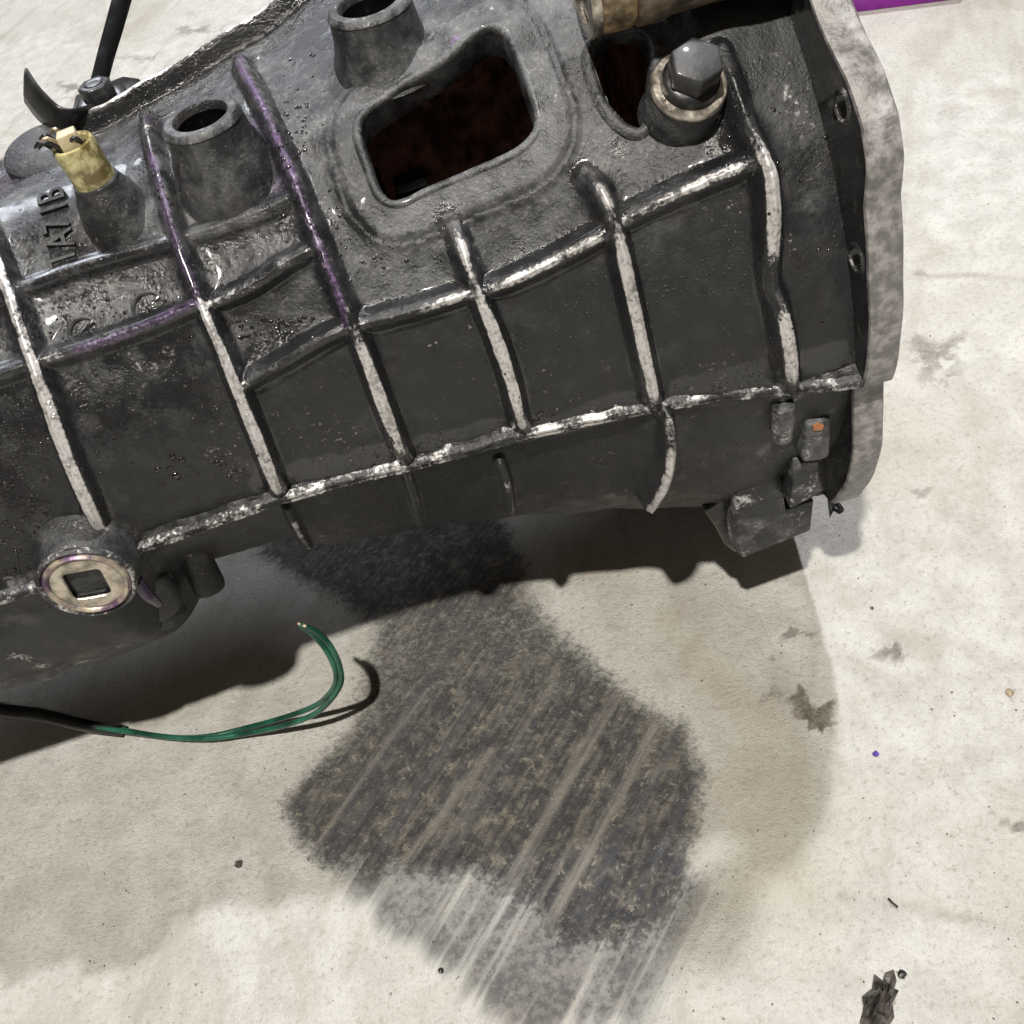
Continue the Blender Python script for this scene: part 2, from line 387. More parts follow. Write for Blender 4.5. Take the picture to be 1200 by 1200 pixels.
conc = n.mix(n.math('MULTIPLY', hl, .38), conc, (0.40, 0.33, 0.20))
trow = n.noise(1.0, 5, .6, v=n.map(scale=(26, 5, 5), v=n.map(rot=(0, 0, .5)), loc=(3, 0, 0)))
conc = n.mix(n.math('MULTIPLY', n.ramp(trow, .52, .68), .30), conc, (0.36, 0.325, 0.27))
conc = n.mix(n.math('MULTIPLY', n.ramp(n.noise(7, 6, .65, .8, v=n.map(loc=(8, 3, 0))), .50, .64), .32), conc, (0.38, 0.33, 0.26))
conc = n.mix(n.math('MULTIPLY', n.ramp(n.noise(24, 6, .7, 1.5, v=n.map(loc=(18, 3, 0))), .60, .70), .30), conc, (0.74, 0.73, 0.70))
# streaky wash of washed-out rubber
wf = n.ramp(n.math('ADD', wa, n.math('MULTIPLY', n.math('SUBTRACT', streak, .47), 2.3)), .40, 1.05)
wf = n.math('MULTIPLY', wf, n.ramp(n.math('ADD', fine, n.math('MULTIPLY', mid, .8)), .72, 1.02, .58, 1.0))
conc = n.mix(n.math('MULTIPLY', n.math('MULTIPLY', wf, wa), .88), conc, (0.080, 0.077, 0.082))
# the tread mark
e = n.math('ADD', tr, n.math('MULTIPLY', n.math('SUBTRACT', mid, .5), .6))
e = n.math('ADD', e, n.math('MULTIPLY', n.math('SUBTRACT', fine, .5), 1.3))
e = n.math('ADD', e, n.math('MULTIPLY', n.math('SUBTRACT', n.noise(14, 4, .6, v=n.map(loc=(1, 1, 3))), .5), .5))
tf = n.ramp(n.math('ADD', e, n.math('MULTIPLY', n.math('SUBTRACT', streak, .5), .45)), .22, .80)
patch = n.noise(62, 6, .72, .6, v=n.map(loc=(2, 8, 0)))
spk = n.noise(150, 6, .75, .5)
tcol = n.mix(n.ramp(n.math('ADD', n.math('MULTIPLY', patch, .65), n.math('MULTIPLY', streak2, .5)), .50, .68), (0.045, 0.046, 0.053), (0.20, 0.182, 0.155))
tcol = n.mix(n.ramp(spk, .38, .52, .7, 0), tcol, (0.020, 0.021, 0.026))
tcol = n.mix(n.ramp(n.noise(16, 5, .65, v=n.map(loc=(7, 7, 7))), .47, .62, 0, .5), tcol, (0.028, 0.029, 0.034))
tcol = n.mix(n.ramp(spk, .57, .63, 0, .8), tcol, (0.36, 0.32, 0.26))
tcol = n.mix(n.math('MULTIPLY', n.ramp(fine, .56, .70), .6), tcol, (0.33, 0.30, 0.25))
tcol = n.mix(n.math('MULTIPLY', n.ramp(streak, .50, .62), .42), tcol, (0.105, 0.108, 0.128))
tcol = n.mix(n.math('MULTIPLY', gr, n.ramp(streak2, .35, .6, .45, 1.0)), tcol, (0.30, 0.275, 0.245))
conc = n.mix(n.math('MULTIPLY', tf, .93), conc, tcol)
sf = n.ramp(n.math('ADD', sp, n.math('MULTIPLY', n.math('SUBTRACT', n.noise(42, 6, .7, .4), .5), 3.0)), .34, .62)
sf = n.math('MULTIPLY', sf, n.math('MULTIPLY', sp, 1.6, clamp=True))
conc = n.mix(n.math('MULTIPLY', sf, n.ramp(sp, .45, .95, .45, .85)), conc, n.mix(n.ramp(fine, .42, .60), (0.085, 0.072, 0.052), (0.21, 0.185, 0.145)))
conc = n.mix(n.math('MULTIPLY', ck, n.ramp(mid, .4, .6, .05, .45)), conc, (0.25, 0.21, 0.15))
rough = n.fmix(sf, n.ramp(mid, .3, .7, .62, .85), .30)
hgt = n.math('ADD', n.math('MULTIPLY', fine, 1.2), n.math('ADD', n.math('MULTIPLY', sand, .75), n.math('MULTIPLY', mid, .9)))
hgt = n.math('ADD', hgt, n.math('MULTIPLY', n.math('MULTIPLY', spk, tf), 1.3))
hgt = n.math('SUBTRACT', hgt, n.math('ADD', n.math('MULTIPLY', pits, .6), n.math('MULTIPLY', ck, .5)))
M_floor = n.out(conc, rough, 0, n.bump(hgt, .85, .0030), spec=.35)
floor = tag(link('floor', me, M_floor), 'pale worn concrete floor with a dark tyre print and oil spots', kind='structure')

# ================================================================== GEARBOX HOUSING
gb = bpy.data.objects.new('gearbox', None); COL.objects.link(gb)
gb.location = (0, AY, 0)
tag(gb, 'black oily ribbed gearbox bell housing lying on the concrete floor', 'gearbox')
class G: pass
def adopt(o):
    o.parent = gb; o.matrix_parent_inverse = Matrix.Translation((0, -AY, 0)); return o

TX = [-.45, -.31, -.242, -.21, -.175, -.13, -.10, -.05, 0.0, .05, .08, .114, .14, .166]
TT = [-180, -90, -55, -25, -6, 3, 30, 60, 90, 118, 150, 180]
low = [.160, .160, .162, .160, .126, .127, .140, .146, .156, .168, .177, .186, .186, .184]
mid_ = [.150, .151, .151, .151, .150, .149, .149, .154, .157, .163, .169, .178, .186, .190]
upr = [.134, .136, .138, .139, .141, .143, .146, .151, .156, .163, .170, .178, .182, .180]
top = [.108, .112, .115, .117, .119, .121, .126, .136, .150, .163, .171, .180, .184, .182]
bck = [.110, .115, .118, .120, .122, .124, .130, .140, .152, .164, .172, .180, .184, .182]
RT = np.zeros((len(TX), len(TT)))
for i in range(len(TX)):
    RT[i] = [bck[i], low[i], low[i], low[i], low[i] * .4 + mid_[i] * .6 - .002, mid_[i], mid_[i] * .5 + upr[i] * .5 + .001, upr[i], top[i], top[i], bck[i], bck[i]]
def base_R(x, th):
    """radius of the bare casing at x (m), th (deg); vectorised"""
    x = np.clip(np.asarray(x, float), TX[0], TX[-1]); th = (np.asarray(th, float) + 180) % 360 - 180
    i = np.clip(np.searchsorted(TX, x, side='right') - 1, 0, len(TX) - 2)
    j = np.clip(np.searchsorted(TT, th, side='right') - 1, 0, len(TT) - 2)
    TXa = np.array(TX); TTa = np.array(TT, float)
    u = (x - TXa[i]) / (TXa[i + 1] - TXa[i]); v = (th - TTa[j]) / (TTa[j + 1] - TTa[j])
    u = u * .5 + sstep(u) * .5; v = v * .4 + sstep(v) * .6
    return (RT[i, j] * (1 - u) + RT[i + 1, j] * u) * (1 - v) + (RT[i, j + 1] * (1 - u) + RT[i + 1, j + 1] * u) * v
def hit(px, py, off=0.0):
    """picture point -> (x, theta in deg) on the casing surface raised by off"""
    d = ray(px, py); o = C - np.array([0, AY, AZ]); a = d[1] ** 2 + d[2] ** 2; b = o[1] * d[1] + o[2] * d[2]
    R = .155; x = th = 0
    for _ in range(14):
        disc = max(b * b - a * (o[1] ** 2 + o[2] ** 2 - R * R), 0)
        t = (-b - sqrt(disc)) / a; P = o + t * d
        x = P[0]; th = degrees(atan2(P[2], -P[1])); R = .5 * R + .5 * (float(base_R(x, th)) + off)
    return x, th
def pt(x, th, r):
    return np.array([x, AY - r * cos(radians(th)), AZ + r * sin(radians(th))])
def nrm(th): return np.array([0, -cos(radians(th)), sin(radians(th))])

xs = np.arange(-.42, .1665, .00085)
ths = np.arange(-84, 121, .30)
GXc, GT = np.meshgrid(xs, ths)
R0 = base_R(GXc, GT)
# gentle smoothing of the base so the table knots do not show
def blur(a, k, axis):
    ker = np.hanning(k + 2)[1:-1]; ker /= ker.sum()
    pad = [(0, 0), (0, 0)]; pad[axis] = (k // 2, k // 2)
    return np.apply_along_axis(lambda m: np.convolve(m, ker, 'valid'), axis, np.pad(a, pad, 'edge'))
R0 = blur(blur(R0, 13, 1), 21, 0)
GS = np.radians(GT) * 0.152                     # arc length coordinate
def uv(px, py, off=0.0):
    x, th = hit(px, py, off); return (x, radians(th) * .152)
def sdist(pts):
    """distance and running parameter (0..n-1) to a polyline in (x, s)"""
    P = np.array(pts); d = np.full(GXc.shape, 1e9); par = np.zeros(GXc.shape)
    x0, x1 = P[:, 0].min() - .04, P[:, 0].max() + .04; s0, s1 = P[:, 1].min() - .04, P[:, 1].max() + .04
    ci = np.where((xs > x0) & (xs < x1))[0]; si = ths * pi / 180 * .152; ri = np.where((si > s0) & (si < s1))[0]
    if len(ci) == 0 or len(ri) == 0: return d, par
    sl = (slice(ri[0], ri[-1] + 1), slice(ci[0], ci[-1] + 1)); gx = GXc[sl]; gs = GS[sl]
    dd = d[sl]; pp = par[sl]
    for k in range(len(P) - 1):
        a = P[k]; e = P[k + 1] - a
        t = np.clip(((gx - a[0]) * e[0] + (gs - a[1]) * e[1]) / max(e @ e, 1e-12), 0, 1)
        q = np.hypot(gx - a[0] - t * e[0], gs - a[1] - t * e[1]); m = q < dd
        dd[m] = q[m]; pp[m] = (k + t)[m]
    return d, par
RIBUV = []
disp = np.zeros_like(R0); rid = np.zeros(R0.shape, int)
wear = np.zeros_like(R0); purple = np.zeros_like(R0); light = np.zeros_like(R0); wet_shade = np.zeros_like(R0)
rib_names = {}
def catmull(pts, sub=5):
    P = np.array(pts, float); out = []
    for i in range(len(P) - 1):
        p0 = P[max(i - 1, 0)]; p1 = P[i]; p2 = P[i + 1]; p3 = P[min(i + 2, len(P) - 1)]
        for k in range(sub):
            t = k / sub
            out.append(.5 * (2 * p1 + (p2 - p0) * t + (2 * p0 - 5 * p1 + 4 * p2 - p3) * t * t + (3 * p1 - p0 - 3 * p2 + p3) * t ** 3))
    out.append(P[-1]); return out
def rib(pts, name='rib', fall=.0056, split=True):
    """pts: (px, py, height mm, half width mm, wear) along the crest"""
    P = catmull(pts); off = [max(p[2], 0) * 1.2 / 1000 for p in P]
    UV = [uv(p[0], p[1], o) for p, o in zip(P, off)]
    RIBUV.append(UV)
    d, par = sdist(UV); A = np.array(P); k = np.arange(len(P))
    h = np.interp(par, k, A[:, 2]) * 1.22 / 1000; w = np.interp(par, k, A[:, 3]) * .56 / 1000; wr = np.interp(par, k, A[:, 4]) * (.80 if name == 'longitudinal_rib' else 1)
    t = (d - w) / fall
    prof = 1 - sstep(t); prof = np.where(t < 0, 1 - .12 * sstep((d / np.maximum(w, 1e-5))) , prof * .88)
    foot = .24 * np.exp(-np.clip(d - w - fall * .55, 0, 1) / .0055) * (d < .03)
    z = h * np.maximum(prof, foot)
    global disp, rid, wear
    i = len(rib_names) + 1
    m = (z > disp) & (prof > .22) & (h > .001); rid[m] = i if split else rid[m]
    if split: rib_names[i] = name
    disp = np.maximum(disp, z) + .18 * np.minimum(disp, z) * (prof < .2)
    wear = np.maximum(wear, wr * sstep(1.85 - d / np.maximum(w, 1e-4)) * (d < .012))
def paint(arr, pts, w, s=1.0, soft=.5, off=0.004):
    UV = [uv(p[0], p[1], off) for p in catmull(pts, 3)] if len(pts) > 1 else [uv(pts[0][0], pts[0][1], off)] * 2
    d, _ = sdist(UV); np.maximum(arr, s * sstep((w - d) / (w * soft) ), out=arr)

# ribs running round the casing
rib([(-60, 190, 6, 3, .3), (-25, 260, 8, 3.2, .5), (5, 335, 8.5, 3.4, .8), (36, 425, 9, 3.6, .8), (72, 525, 9, 3.8, 1.0), (100, 590, 9, 4, 1.0), (122, 634, 4, 3, .3)])
rib([(167, 128, 6, 2.0, .35), (180, 190, 7, 2.0, .40), (205, 280, 8, 2.2, .45), (233, 352, 8.5, 2.6, .6), (256, 405, 9, 3.2, 1.0), (290, 490, 9, 3.4, 1.0), (318, 560, 9, 3.4, 1.0), (329, 586, 5, 3, .25)])
rib([(276, 62, 6, 2.2, .35), (303, 115, 7, 2.2, .35), (336, 190, 8, 2.2, .4), (367, 272, 9, 2.4, .5), (400, 352, 9, 2.8, .5), (426, 415, 9, 3.6, .95), (450, 480, 9, 3.6, 1.0), (470, 530, 8.5, 3.2, .7), (479, 550, 4, 2.6, .1)])
rib([(527, 256, 2, 2.0, .3), (540, 285, 7.5, 2.6, .75), (556, 335, 9, 2.8, .5), (580, 392, 9, 3.3, 1.0), (600, 450, 9, 3.4, 1.0), (610, 492, 8.5, 3.2, .9), (617, 514, 4, 2.6, .1)])
rib([(686, 205, 3, 2.4, .3), (704, 222, 9, 2.8, .8), (722, 265, 10, 3.0, .6), (736, 320, 10, 3.4, 1.0), (750, 385, 10, 3.6, 1.0), (763, 445, 9, 3.6, .9), (768, 470, 8.5, 3.4, .7), (770, 485, 4, 2.6, .2)])
rib([(846, 60, 3, 3, .0), (862, 100, 6, 3, .1), (880, 150, 9, 3.2, .4), (902, 195, 11, 3.8, .9), (909, 245, 11, 3.8, 1.0), (908, 290, 9, 3.6, .8), (906, 335, 6, 3, .1), (920, 372, 10, 3.6, .85), (928, 415, 11, 4, 1.0), (930, 445, 10, 3.6, .8), (930, 462, 4, 3, .1)])
# ribs running along the casing
rib([(-30, 446, 8, 2.4, .4), (0, 438, 8, 2.4, .5), (40, 424, 8, 2.5, .6), (110, 402, 8, 2.5, .45), (180, 377, 8, 2.5, .40), (233, 354, 8, 2.5, .4)], 'longitudinal_rib')
rib([(240, 358, 7, 2.2, .7), (290, 336, 7, 2.6, .75), (335, 306, 7, 2.4, .55), (372, 288, 6, 2.2, .3)], 'longitudinal_rib')
rib([(286, 452, 8, 2.5, .8), (330, 427, 8, 2.5, .5), (375, 400, 8, 2.5, .4), (405, 386, 8, 2.5, .4)], 'longitudinal_rib')
rib([(410, 384, 8, 2.6, .55), (480, 366, 8, 2.8, .75), (545, 346, 8, 2.6, .7), (565, 342, 7, 2.4, .3)], 'longitudinal_rib')
rib([(565, 342, 7, 2.4, .4), (600, 330, 8, 2.6, .7), (650, 306, 8, 2.8, .85), (700, 279, 8, 2.8, .8), (718, 268, 7, 2.4, .4)], 'longitudinal_rib')
rib([(732, 258, 8, 2.6, .7), (780, 234, 8, 2.6, .85), (840, 208, 8.5, 2.6, .75), (896, 184, 9, 2.6, .6)], 'longitudinal_rib')
rib([(-20, 352, 4, 2.5, .2), (20, 336, 6, 2.4, .35), (80, 314, 6, 2.4, .3), (150, 294, 6, 2.2, .25), (203, 280, 6, 2.2, .2)], 'longitudinal_rib')
rib([(214, 276, 5, 2.5, .2), (260, 262, 5, 3, .25), (310, 244, 5, 2.6, .25), (345, 228, 5, 2, .2)], 'longitudinal_rib')
# bell shoulder rim along the top edge
i_top = [(-.155, radians(96) * .152), (-.09, radians(99) * .152), (-.02, radians(101) * .152), (.06, radians(101) * .152)]
d, _ = sdist(i_top); disp = np.maximum(disp, .010 * (1 - sstep((d - .0012) / .004))); wear = np.maximum(wear, .8 * sstep(1.6 - d / .0016))
# ribs below the seam
rib([(338, 600, 5, 2.4, .3), (348, 622, 5, 2.4, .6), (364, 648, 4, 2.2, .5)], fall=.003)
rib([(476, 556, 6, 2.4, .2), (486, 585, 6, 2.4, .25), (494, 618, 5, 2.2, .3)], fall=.003)
rib([(588, 548, 7, 2.6, .2), (596, 572, 8, 2.6, .55), (601, 605, 7, 2.4, .4)], fall=.003)
rib([(786, 496, 10, 3, .5), (789, 530, 12, 3.2, .6), (783, 570, 13, 3.2, .7), (764, 602, 12, 3, .7)], fall=.004)
# foot of the casing against the seam: raised fillet
d = np.abs(GS + .002); disp = np.maximum(disp, .0045 * np.exp(-d / .006))
# raised pad round the shift window
win_px = [(423, 157), (426, 141), (437, 128), (480, 98), (523, 71), (557, 41), (572, 34), (586, 36), (597, 52), (613, 90), (626, 132), (626, 148), (617, 162), (597, 177), (550, 198),
          (500, 219), (476, 231), (459, 234), (446, 222), (435, 193)]
win_uv = [uv(*p, .004) for p in win_px]
WD = -poly_sd(GXc, GS, win_uv)
asym = .0105 + .0030 * sstep((.75 - (GS - .128) / .03) / 2) 
padh = .0042 * (1 - sstep((WD - asym) / .0075)) + .0012 * np.exp(-np.clip(WD - asym - .006, 0, 1) / .008) * (WD > asym + .004)
mpad = (WD < asym + .0042) & (padh > disp * .6); rid[mpad] = len(rib_names) + 1; rib_names[len(rib_names) + 1] = 'window_rim'
disp = np.where(WD < .012, padh + .3 * np.minimum(disp, .002), np.maximum(disp, padh))
wear = np.maximum(wear, .26 * (1 - sstep((WD - .009) / .004)) * sstep((WD + .002) / .002) * (.7 + .5 * sstep((.128 - GS) / .02 + .5)))
wear = np.maximum(wear, .42 * sstep(1.3 - np.abs(WD - .0012) / .0016))
# purple residue
paint(purple, [(176, 180), (184, 200), (207, 280), (234, 345)], .0030, .72)
paint(purple, [(282, 80), (305, 120), (340, 195), (368, 270), (400, 350), (404, 380)], .0026, .68)
paint(purple, [(95, 410), (150, 392), (232, 355)], .0030, .80)
paint(purple, [(165, 150), (280, 75)], .010, .55)
paint(purple, [(290, 150), (318, 215)], .012, .5)
paint(purple, [(0, 192), (0, 210)], .010, .6)
paint(purple, [(535, 50), (542, 55)], .004, .9)
# upper faces greyer: grime, plus the overhead sheen painted into the colour
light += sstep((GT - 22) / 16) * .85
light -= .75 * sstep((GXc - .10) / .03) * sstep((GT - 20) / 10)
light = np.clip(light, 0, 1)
paint(light, [(690, 150), (700, 190)], .030, 1.0, .9)
paint(light, [(900, 110), (935, 150), (950, 250)], .014, .5, .9)
paint(wear, [(150, 440), (200, 420)], .011, .42, .8, 0)
paint(wear, [(140, 470), (160, 500), (130, 515)], .009, .34, .9, 0)
paint(wear, [(225, 500), (250, 530), (270, 540)], .012, .30, .9, 0)
paint(wear, [(700, 150), (735, 175)], .014, .36, .9, 0)
paint(wear, [(925, 115), (945, 140)], .008, .46, .8, 0)
paint(wear, [(600, 215), (660, 200)], .012, .28, .9, 0)
paint(wear, [(20, 770), (70, 790)], .014, .55, .9, 0)
# wetness: upper left bays, the bottom corners of the panels; shade painted against ribs
light *= 1 - .85 * sstep((GT - 84) / 8)  # shadow by the top rim painted in: grey cut here, mask raised below
wet_shade += .5 * sstep((GT - 84) / 8) + .28 + .35 * sstep((-GXc - .02) / .1) * sstep((GT - 10) / 20)
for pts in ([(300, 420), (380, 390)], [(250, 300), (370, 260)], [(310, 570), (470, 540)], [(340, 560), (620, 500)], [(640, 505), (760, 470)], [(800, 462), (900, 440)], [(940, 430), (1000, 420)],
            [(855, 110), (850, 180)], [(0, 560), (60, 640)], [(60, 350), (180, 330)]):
    paint(wet_shade, pts, .012, 1.0, .9)
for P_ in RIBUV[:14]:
    d, _ = sdist(P_); wet_shade = np.maximum(wet_shade, .80 * sstep(1 - (d - .0045) / .0055) * (d > .0028))  # dark bands painted along the ribs for their contact shade
wet_shade = np.clip(wet_shade, 0, 1)
# pitted hollow / casting unevenness
def wavy(gx, gs, f, seed):
    r = np.random.default_rng(seed); z = 0
    for _ in range(9):
        a = r.uniform(0, 2 * pi); k = f * r.uniform(.5, 1.6); z = z + np.sin(gx * k * cos(a) + gs * k * sin(a) + r.uniform(0, 6.3))
    return z / 9
disp = disp + .0007 * wavy(GXc, GS, 110, 3) + .00035 * wavy(GXc, GS, 420, 4)
wear_noise = .16 * wavy(GXc, GS, 260, 5) + .38 * wavy(GXc, GS, 70, 9) - .06; wear = np.where(wear > .02, wear + wear_noise, wear)

RR = R0 + disp
Y = AY - RR * np.cos(np.radians(GT)); Z = AZ + RR * np.sin(np.radians(GT))
Pg = np.stack([GXc, Y, Z], -1)
du = np.gradient(Pg, axis=1); dv = np.gradient(Pg, axis=0)
Ng = np.cross(du, dv); Ng /= np.linalg.norm(Ng, axis=-1, keepdims=True)
if (Ng[100, 100] @ nrm(ths[100])) < 0: Ng = -Ng
Q = grid_faces(len(xs), len(ths))
cx = (GXc[:-1, :-1] + GXc[1:, 1:]).ravel() / 2; cs = (GS[:-1, :-1] + GS[1:, 1:]).ravel() / 2

oval_px = [(702, 52), (698, 70), (704, 95), (717, 122), (734, 140), (749, 147), (757, 137), (761, 110), (762, 70), (757, 44), (735, 34), (714, 38)]
oval_uv = [uv(*p, .001) for p in oval_px]
keep = np.ones(len(Q), bool)
for poly in (win_uv, oval_uv):
    P = np.array(poly); bb = (cx > P[:, 0].min() - .01) & (cx < P[:, 0].max() + .01) & (cs > P[:, 1].min() - .01) & (cs < P[:, 1].max() + .01)
    idx = np.where(bb)[0]; sdv = poly_sd(cx[idx], cs[idx], poly); keep[idx[sdv > -.0008]] = False
fid = rid[:-1, :-1].ravel().copy()
Vall = Pg.reshape(-1, 3); Nall = Ng.reshape(-1, 3)
masks = np.stack([wear, purple, light, wet_shade], -1).reshape(-1, 4)
def submesh(name, sel, label=None):
    q = Q[sel]; ids, inv = np.unique(q, return_inverse=True); q2 = inv.reshape(q.shape)
    me = fast_mesh(name, Vall[ids], q2[:, ::1])
    set_attr(me, 'masks', masks[ids])
    me.normals_split_custom_set_from_vertices([tuple(v) for v in Nall[ids].astype(float)])
    o = link(name, me, M_cast); adopt(o)
    if label: o['label'] = label
    return o
# face orientation: outward
q0 = Q[5000]; nn = np.cross(Vall[q0[1]] - Vall[q0[0]], Vall[q0[3]] - Vall[q0[0]])
if nn @ Nall[q0[0]] < 0: Q = Q[:, ::-1]
cth = np.degrees(cs / .152)
submesh('upper_casing', keep & (fid == 0) & (cth >= -1.5))
submesh('lower_casing', keep & (fid == 0) & (cth < -1.5))
for i, nm in rib_names.items():
    sel = keep & (fid == i)
    if sel.sum() > 60: submesh(nm, sel)
# back of the casing (closes the body)
bx = np.linspace(-.42, .1660, 30); bt = np.linspace(120.8, 276.2, 44)
BX, BT = np.meshgrid(bx, bt); BR = base_R(BX, BT)
BR[0] = np.interp(bx, xs, RR[-1]); BR[-1] = np.interp(bx, xs, RR[0])
BP = np.stack([BX, AY - BR * np.cos(np.radians(BT)), AZ + BR * np.sin(np.radians(BT))], -1).reshape(-1, 3)
adopt(link('rear_casing', fast_mesh('rear_casing', BP, grid_faces(30, 44)), M_cast_dark))
it = np.linspace(62, 285, 50); BX, BT = np.meshgrid(np.linspace(-.40, .155, 30), it); BR = base_R(BX, BT) - .006
BP = np.stack([BX, AY - BR * np.cos(np.radians(BT)), AZ + BR * np.sin(np.radians(BT))], -1)
BP = BP[np.degrees(0) <= it] if False else BP
adopt(link('inner_wall', fast_mesh('inner_wall', BP[8:].reshape(-1, 3), grid_faces(30, 42)), M_interior))
# tail end wall
k = 64; V = [pt(-.4195, t, float(base_R(-.42, t)) + .001) for t in np.linspace(-180, 180, k, endpoint=False)] + [pt(-.4195, 0, 0)]
adopt(mesh_from('tail_wall', V, [(i, (i + 1) % k, k) for i in range(k)], M_cast_dark))
# end wall inside the bell (behind the flange) and the gearbox front wall
V = [pt(.158, t, float(base_R(.158, t)) - .001) for t in np.linspace(-180, 180, k, endpoint=False)] + [pt(.158, 0, .0)]
adopt(mesh_from('bell_end_wall', V, [(i, (i + 1) % k, k) for i in range(k)], M_interior))

def disp_at(x, th):
    i = int(np.clip(round((x - xs[0]) / .00085), 0, len(xs) - 1)); j = int(np.clip(round((th - ths[0]) / .30), 0, len(ths) - 1))
    return float(RR[j, i]), Ng[j, i]

# rims round the two openings
def opening_rim(name, contour, prof, mat, off=0.0, scalefn=None):
    P = catmull(list(contour) + [contour[0]], 5)[:-1]; n = len(P)
    P3 = []; N3 = []
    for (x, s) in P:
        th = degrees(s / .152); r = float(base_R(x, th)) + off
        P3.append(Vector(pt(x, th, r))); N3.append(Vector(nrm(th)))
    V = []; Fc = []; m = len(prof)
    cen = sum(P3, Vector()) / n
    for i in range(n):
        t = (P3[(i + 1) % n] - P3[i - 1]).normalized(); nn = N3[i]; o = t.cross(nn).normalized()
        if o.dot(P3[i] - cen) < 0: o = -o
        k = scalefn(P3[i]) if scalefn else 1.0
        wv = 1 + .05 * sin(i * .13) + .02 * sin(i * .41)
        for (a, b) in prof: V.append(P3[i] + o * a * (k if a > 0 else 1) * wv + nn * (b * (k if b > 0 else 1)))
    for i in range(n):
        for j in range(m - 1):
            a = i * m + j; b = ((i + 1) % n) * m + j; Fc.append((a, b, b + 1, a + 1))
    ob = adopt(mesh_from(name, V, Fc, mat)); return ob, P3
WR = [(.000, -.018), (-.0004, -.009), (-.0002, -.0020), (.0000, -.0004), (.0006, .0005), (.0018, .0009), (.0032, .0006), (.0044, -.0008)]
wr, WP = opening_rim('window_wall', win_uv, WR, M_rimcast, 0.0042)
OR = [(-.0005, -.010), (.0002, -.003), (.0008, -.0002), (.0022, .0004), (.0040, .0001), (.0058, -.0012)]
opening_rim('oval_opening_rim', oval_uv, OR, M_cast_part, 0.0008)

# gear and shaft seen through the window
gear_axis = Vector((0, AY - .012, AZ + .004))
def gear(name, x0, x1, r, teeth, mat):
    V = []; Fc = []; seg = teeth * 4
    for x in (x0, x0 + .0008, x1 - .0008, x1):
        for k in range(seg):
            t = 2 * pi * k / seg; rr = r if k % 4 in (1, 2) else r * .90
            if x in (x0, x1): rr -= .0008
            V.append((x, gear_axis.y - rr * cos(t), gear_axis.z + rr * sin(t)))
    for i in range(3):
        for k in range(seg):
            k2 = (k + 1) % seg; Fc.append((i * seg + k, i * seg + k2, (i + 1) * seg + k2, (i + 1) * seg + k))
    Fc.append(tuple(range(seg))); Fc.append(tuple(reversed([3 * seg + k for k in range(seg)])))
    return adopt(mesh_from(name, V, Fc, mat, smooth=False))
gear('gear', -.030, -.012, .058, 32, M_boltsteel); gear('gear', -.006, .012, .050, 28, M_boltsteel); gear('gear', .05, .065, .03, 20, M_boltsteel)
adopt(lathe('shaft', [(.018, -.12), (.018, .0), (.014, .01), (.014, .15)], gear_axis, (1, 0, 0), M_boltsteel))
adopt(tube('shift_fork', [gear_axis + Vector((.03, -.055, .03)), gear_axis + Vector((.032, -.062, .05)), gear_axis + Vector((.036, -.052, .062)), gear_axis + Vector((.04, -.035, .055))], .004, M_washer, sub=4))

# seam flange: the rubbed flash line along the middle of the casing
seam_px = [(150, 652), (200, 636), (260, 615), (330, 590), (400, 570), (480, 552), (560, 530), (600, 519), (680, 500), (770, 482), (850, 468), (930, 461), (985, 456), (1012, 452)]
def seam(name, pts, mat, thick=.0055, proud=.006):
    P = []
    for (a, b), (c, d_) in zip(pts[:-1], pts[1:]):
        nsub = max(2, int(hypot(c - a, d_ - b) / 4))
        for k in range(nsub): P.append((a + (c - a) * k / nsub, b + (d_ - b) * k / nsub))
    P.append(pts[-1]); V = []; Fc = []; rr = np.random.default_rng(5)
    w1 = np.convolve(rr.normal(0, 1, len(P) + 8), np.ones(9) / 9, 'valid') ; w2 = np.convolve(rr.normal(0, 1, len(P) + 4), np.ones(5) / 5, 'valid'); w3 = rr.normal(0, 1, len(P))
    for i, (a, b) in enumerate(P):
        d = ray(a, b); t = (AZ - C[2]) / d[2]; p = C + t * d; x = p[0]; Rs = AY - p[1]
        rb = min(float(base_R(x, 0)) - .004, Rs - .007)
        e = Rs - .0005 + .0006 * w1[i] + .0002 * w3[i]; h = thick * (1 + .25 * w2[i])
        prof = [(rb, h * 1.9), (e - .004, h * .85), (e - .0012, h * .62 + .0003 * w3[i]), (e, h * .30), (e - .0010 + .0004 * w2[i], h * .02), (e + .0004, -h * .22), (e - .0008, -h * .50), (e - .004, -h * .68), (rb, -h * 1.1)]
        for (r, z) in prof: V.append((x, AY - r, AZ + z))
    m = 9
    for i in range(len(P) - 1):
        for j in range(m - 1): Fc.append((i * m + j, (i + 1) * m + j, (i + 1) * m + j + 1, i * m + j + 1))
    o = adopt(mesh_from(name, V, Fc, [mat, M_flangeback]))
    o.data.polygons.foreach_set('material_index', [1 if (k_ % (m - 1)) in (0, 7) else 0 for k_ in range(len(Fc))])
    return o
seam('seam_flange', seam_px, M_edge, thick=.0038)
seam('seam_flange', [(-60, 735), (0, 708), (25, 700), (52, 692)], M_edge, thick=.0036)

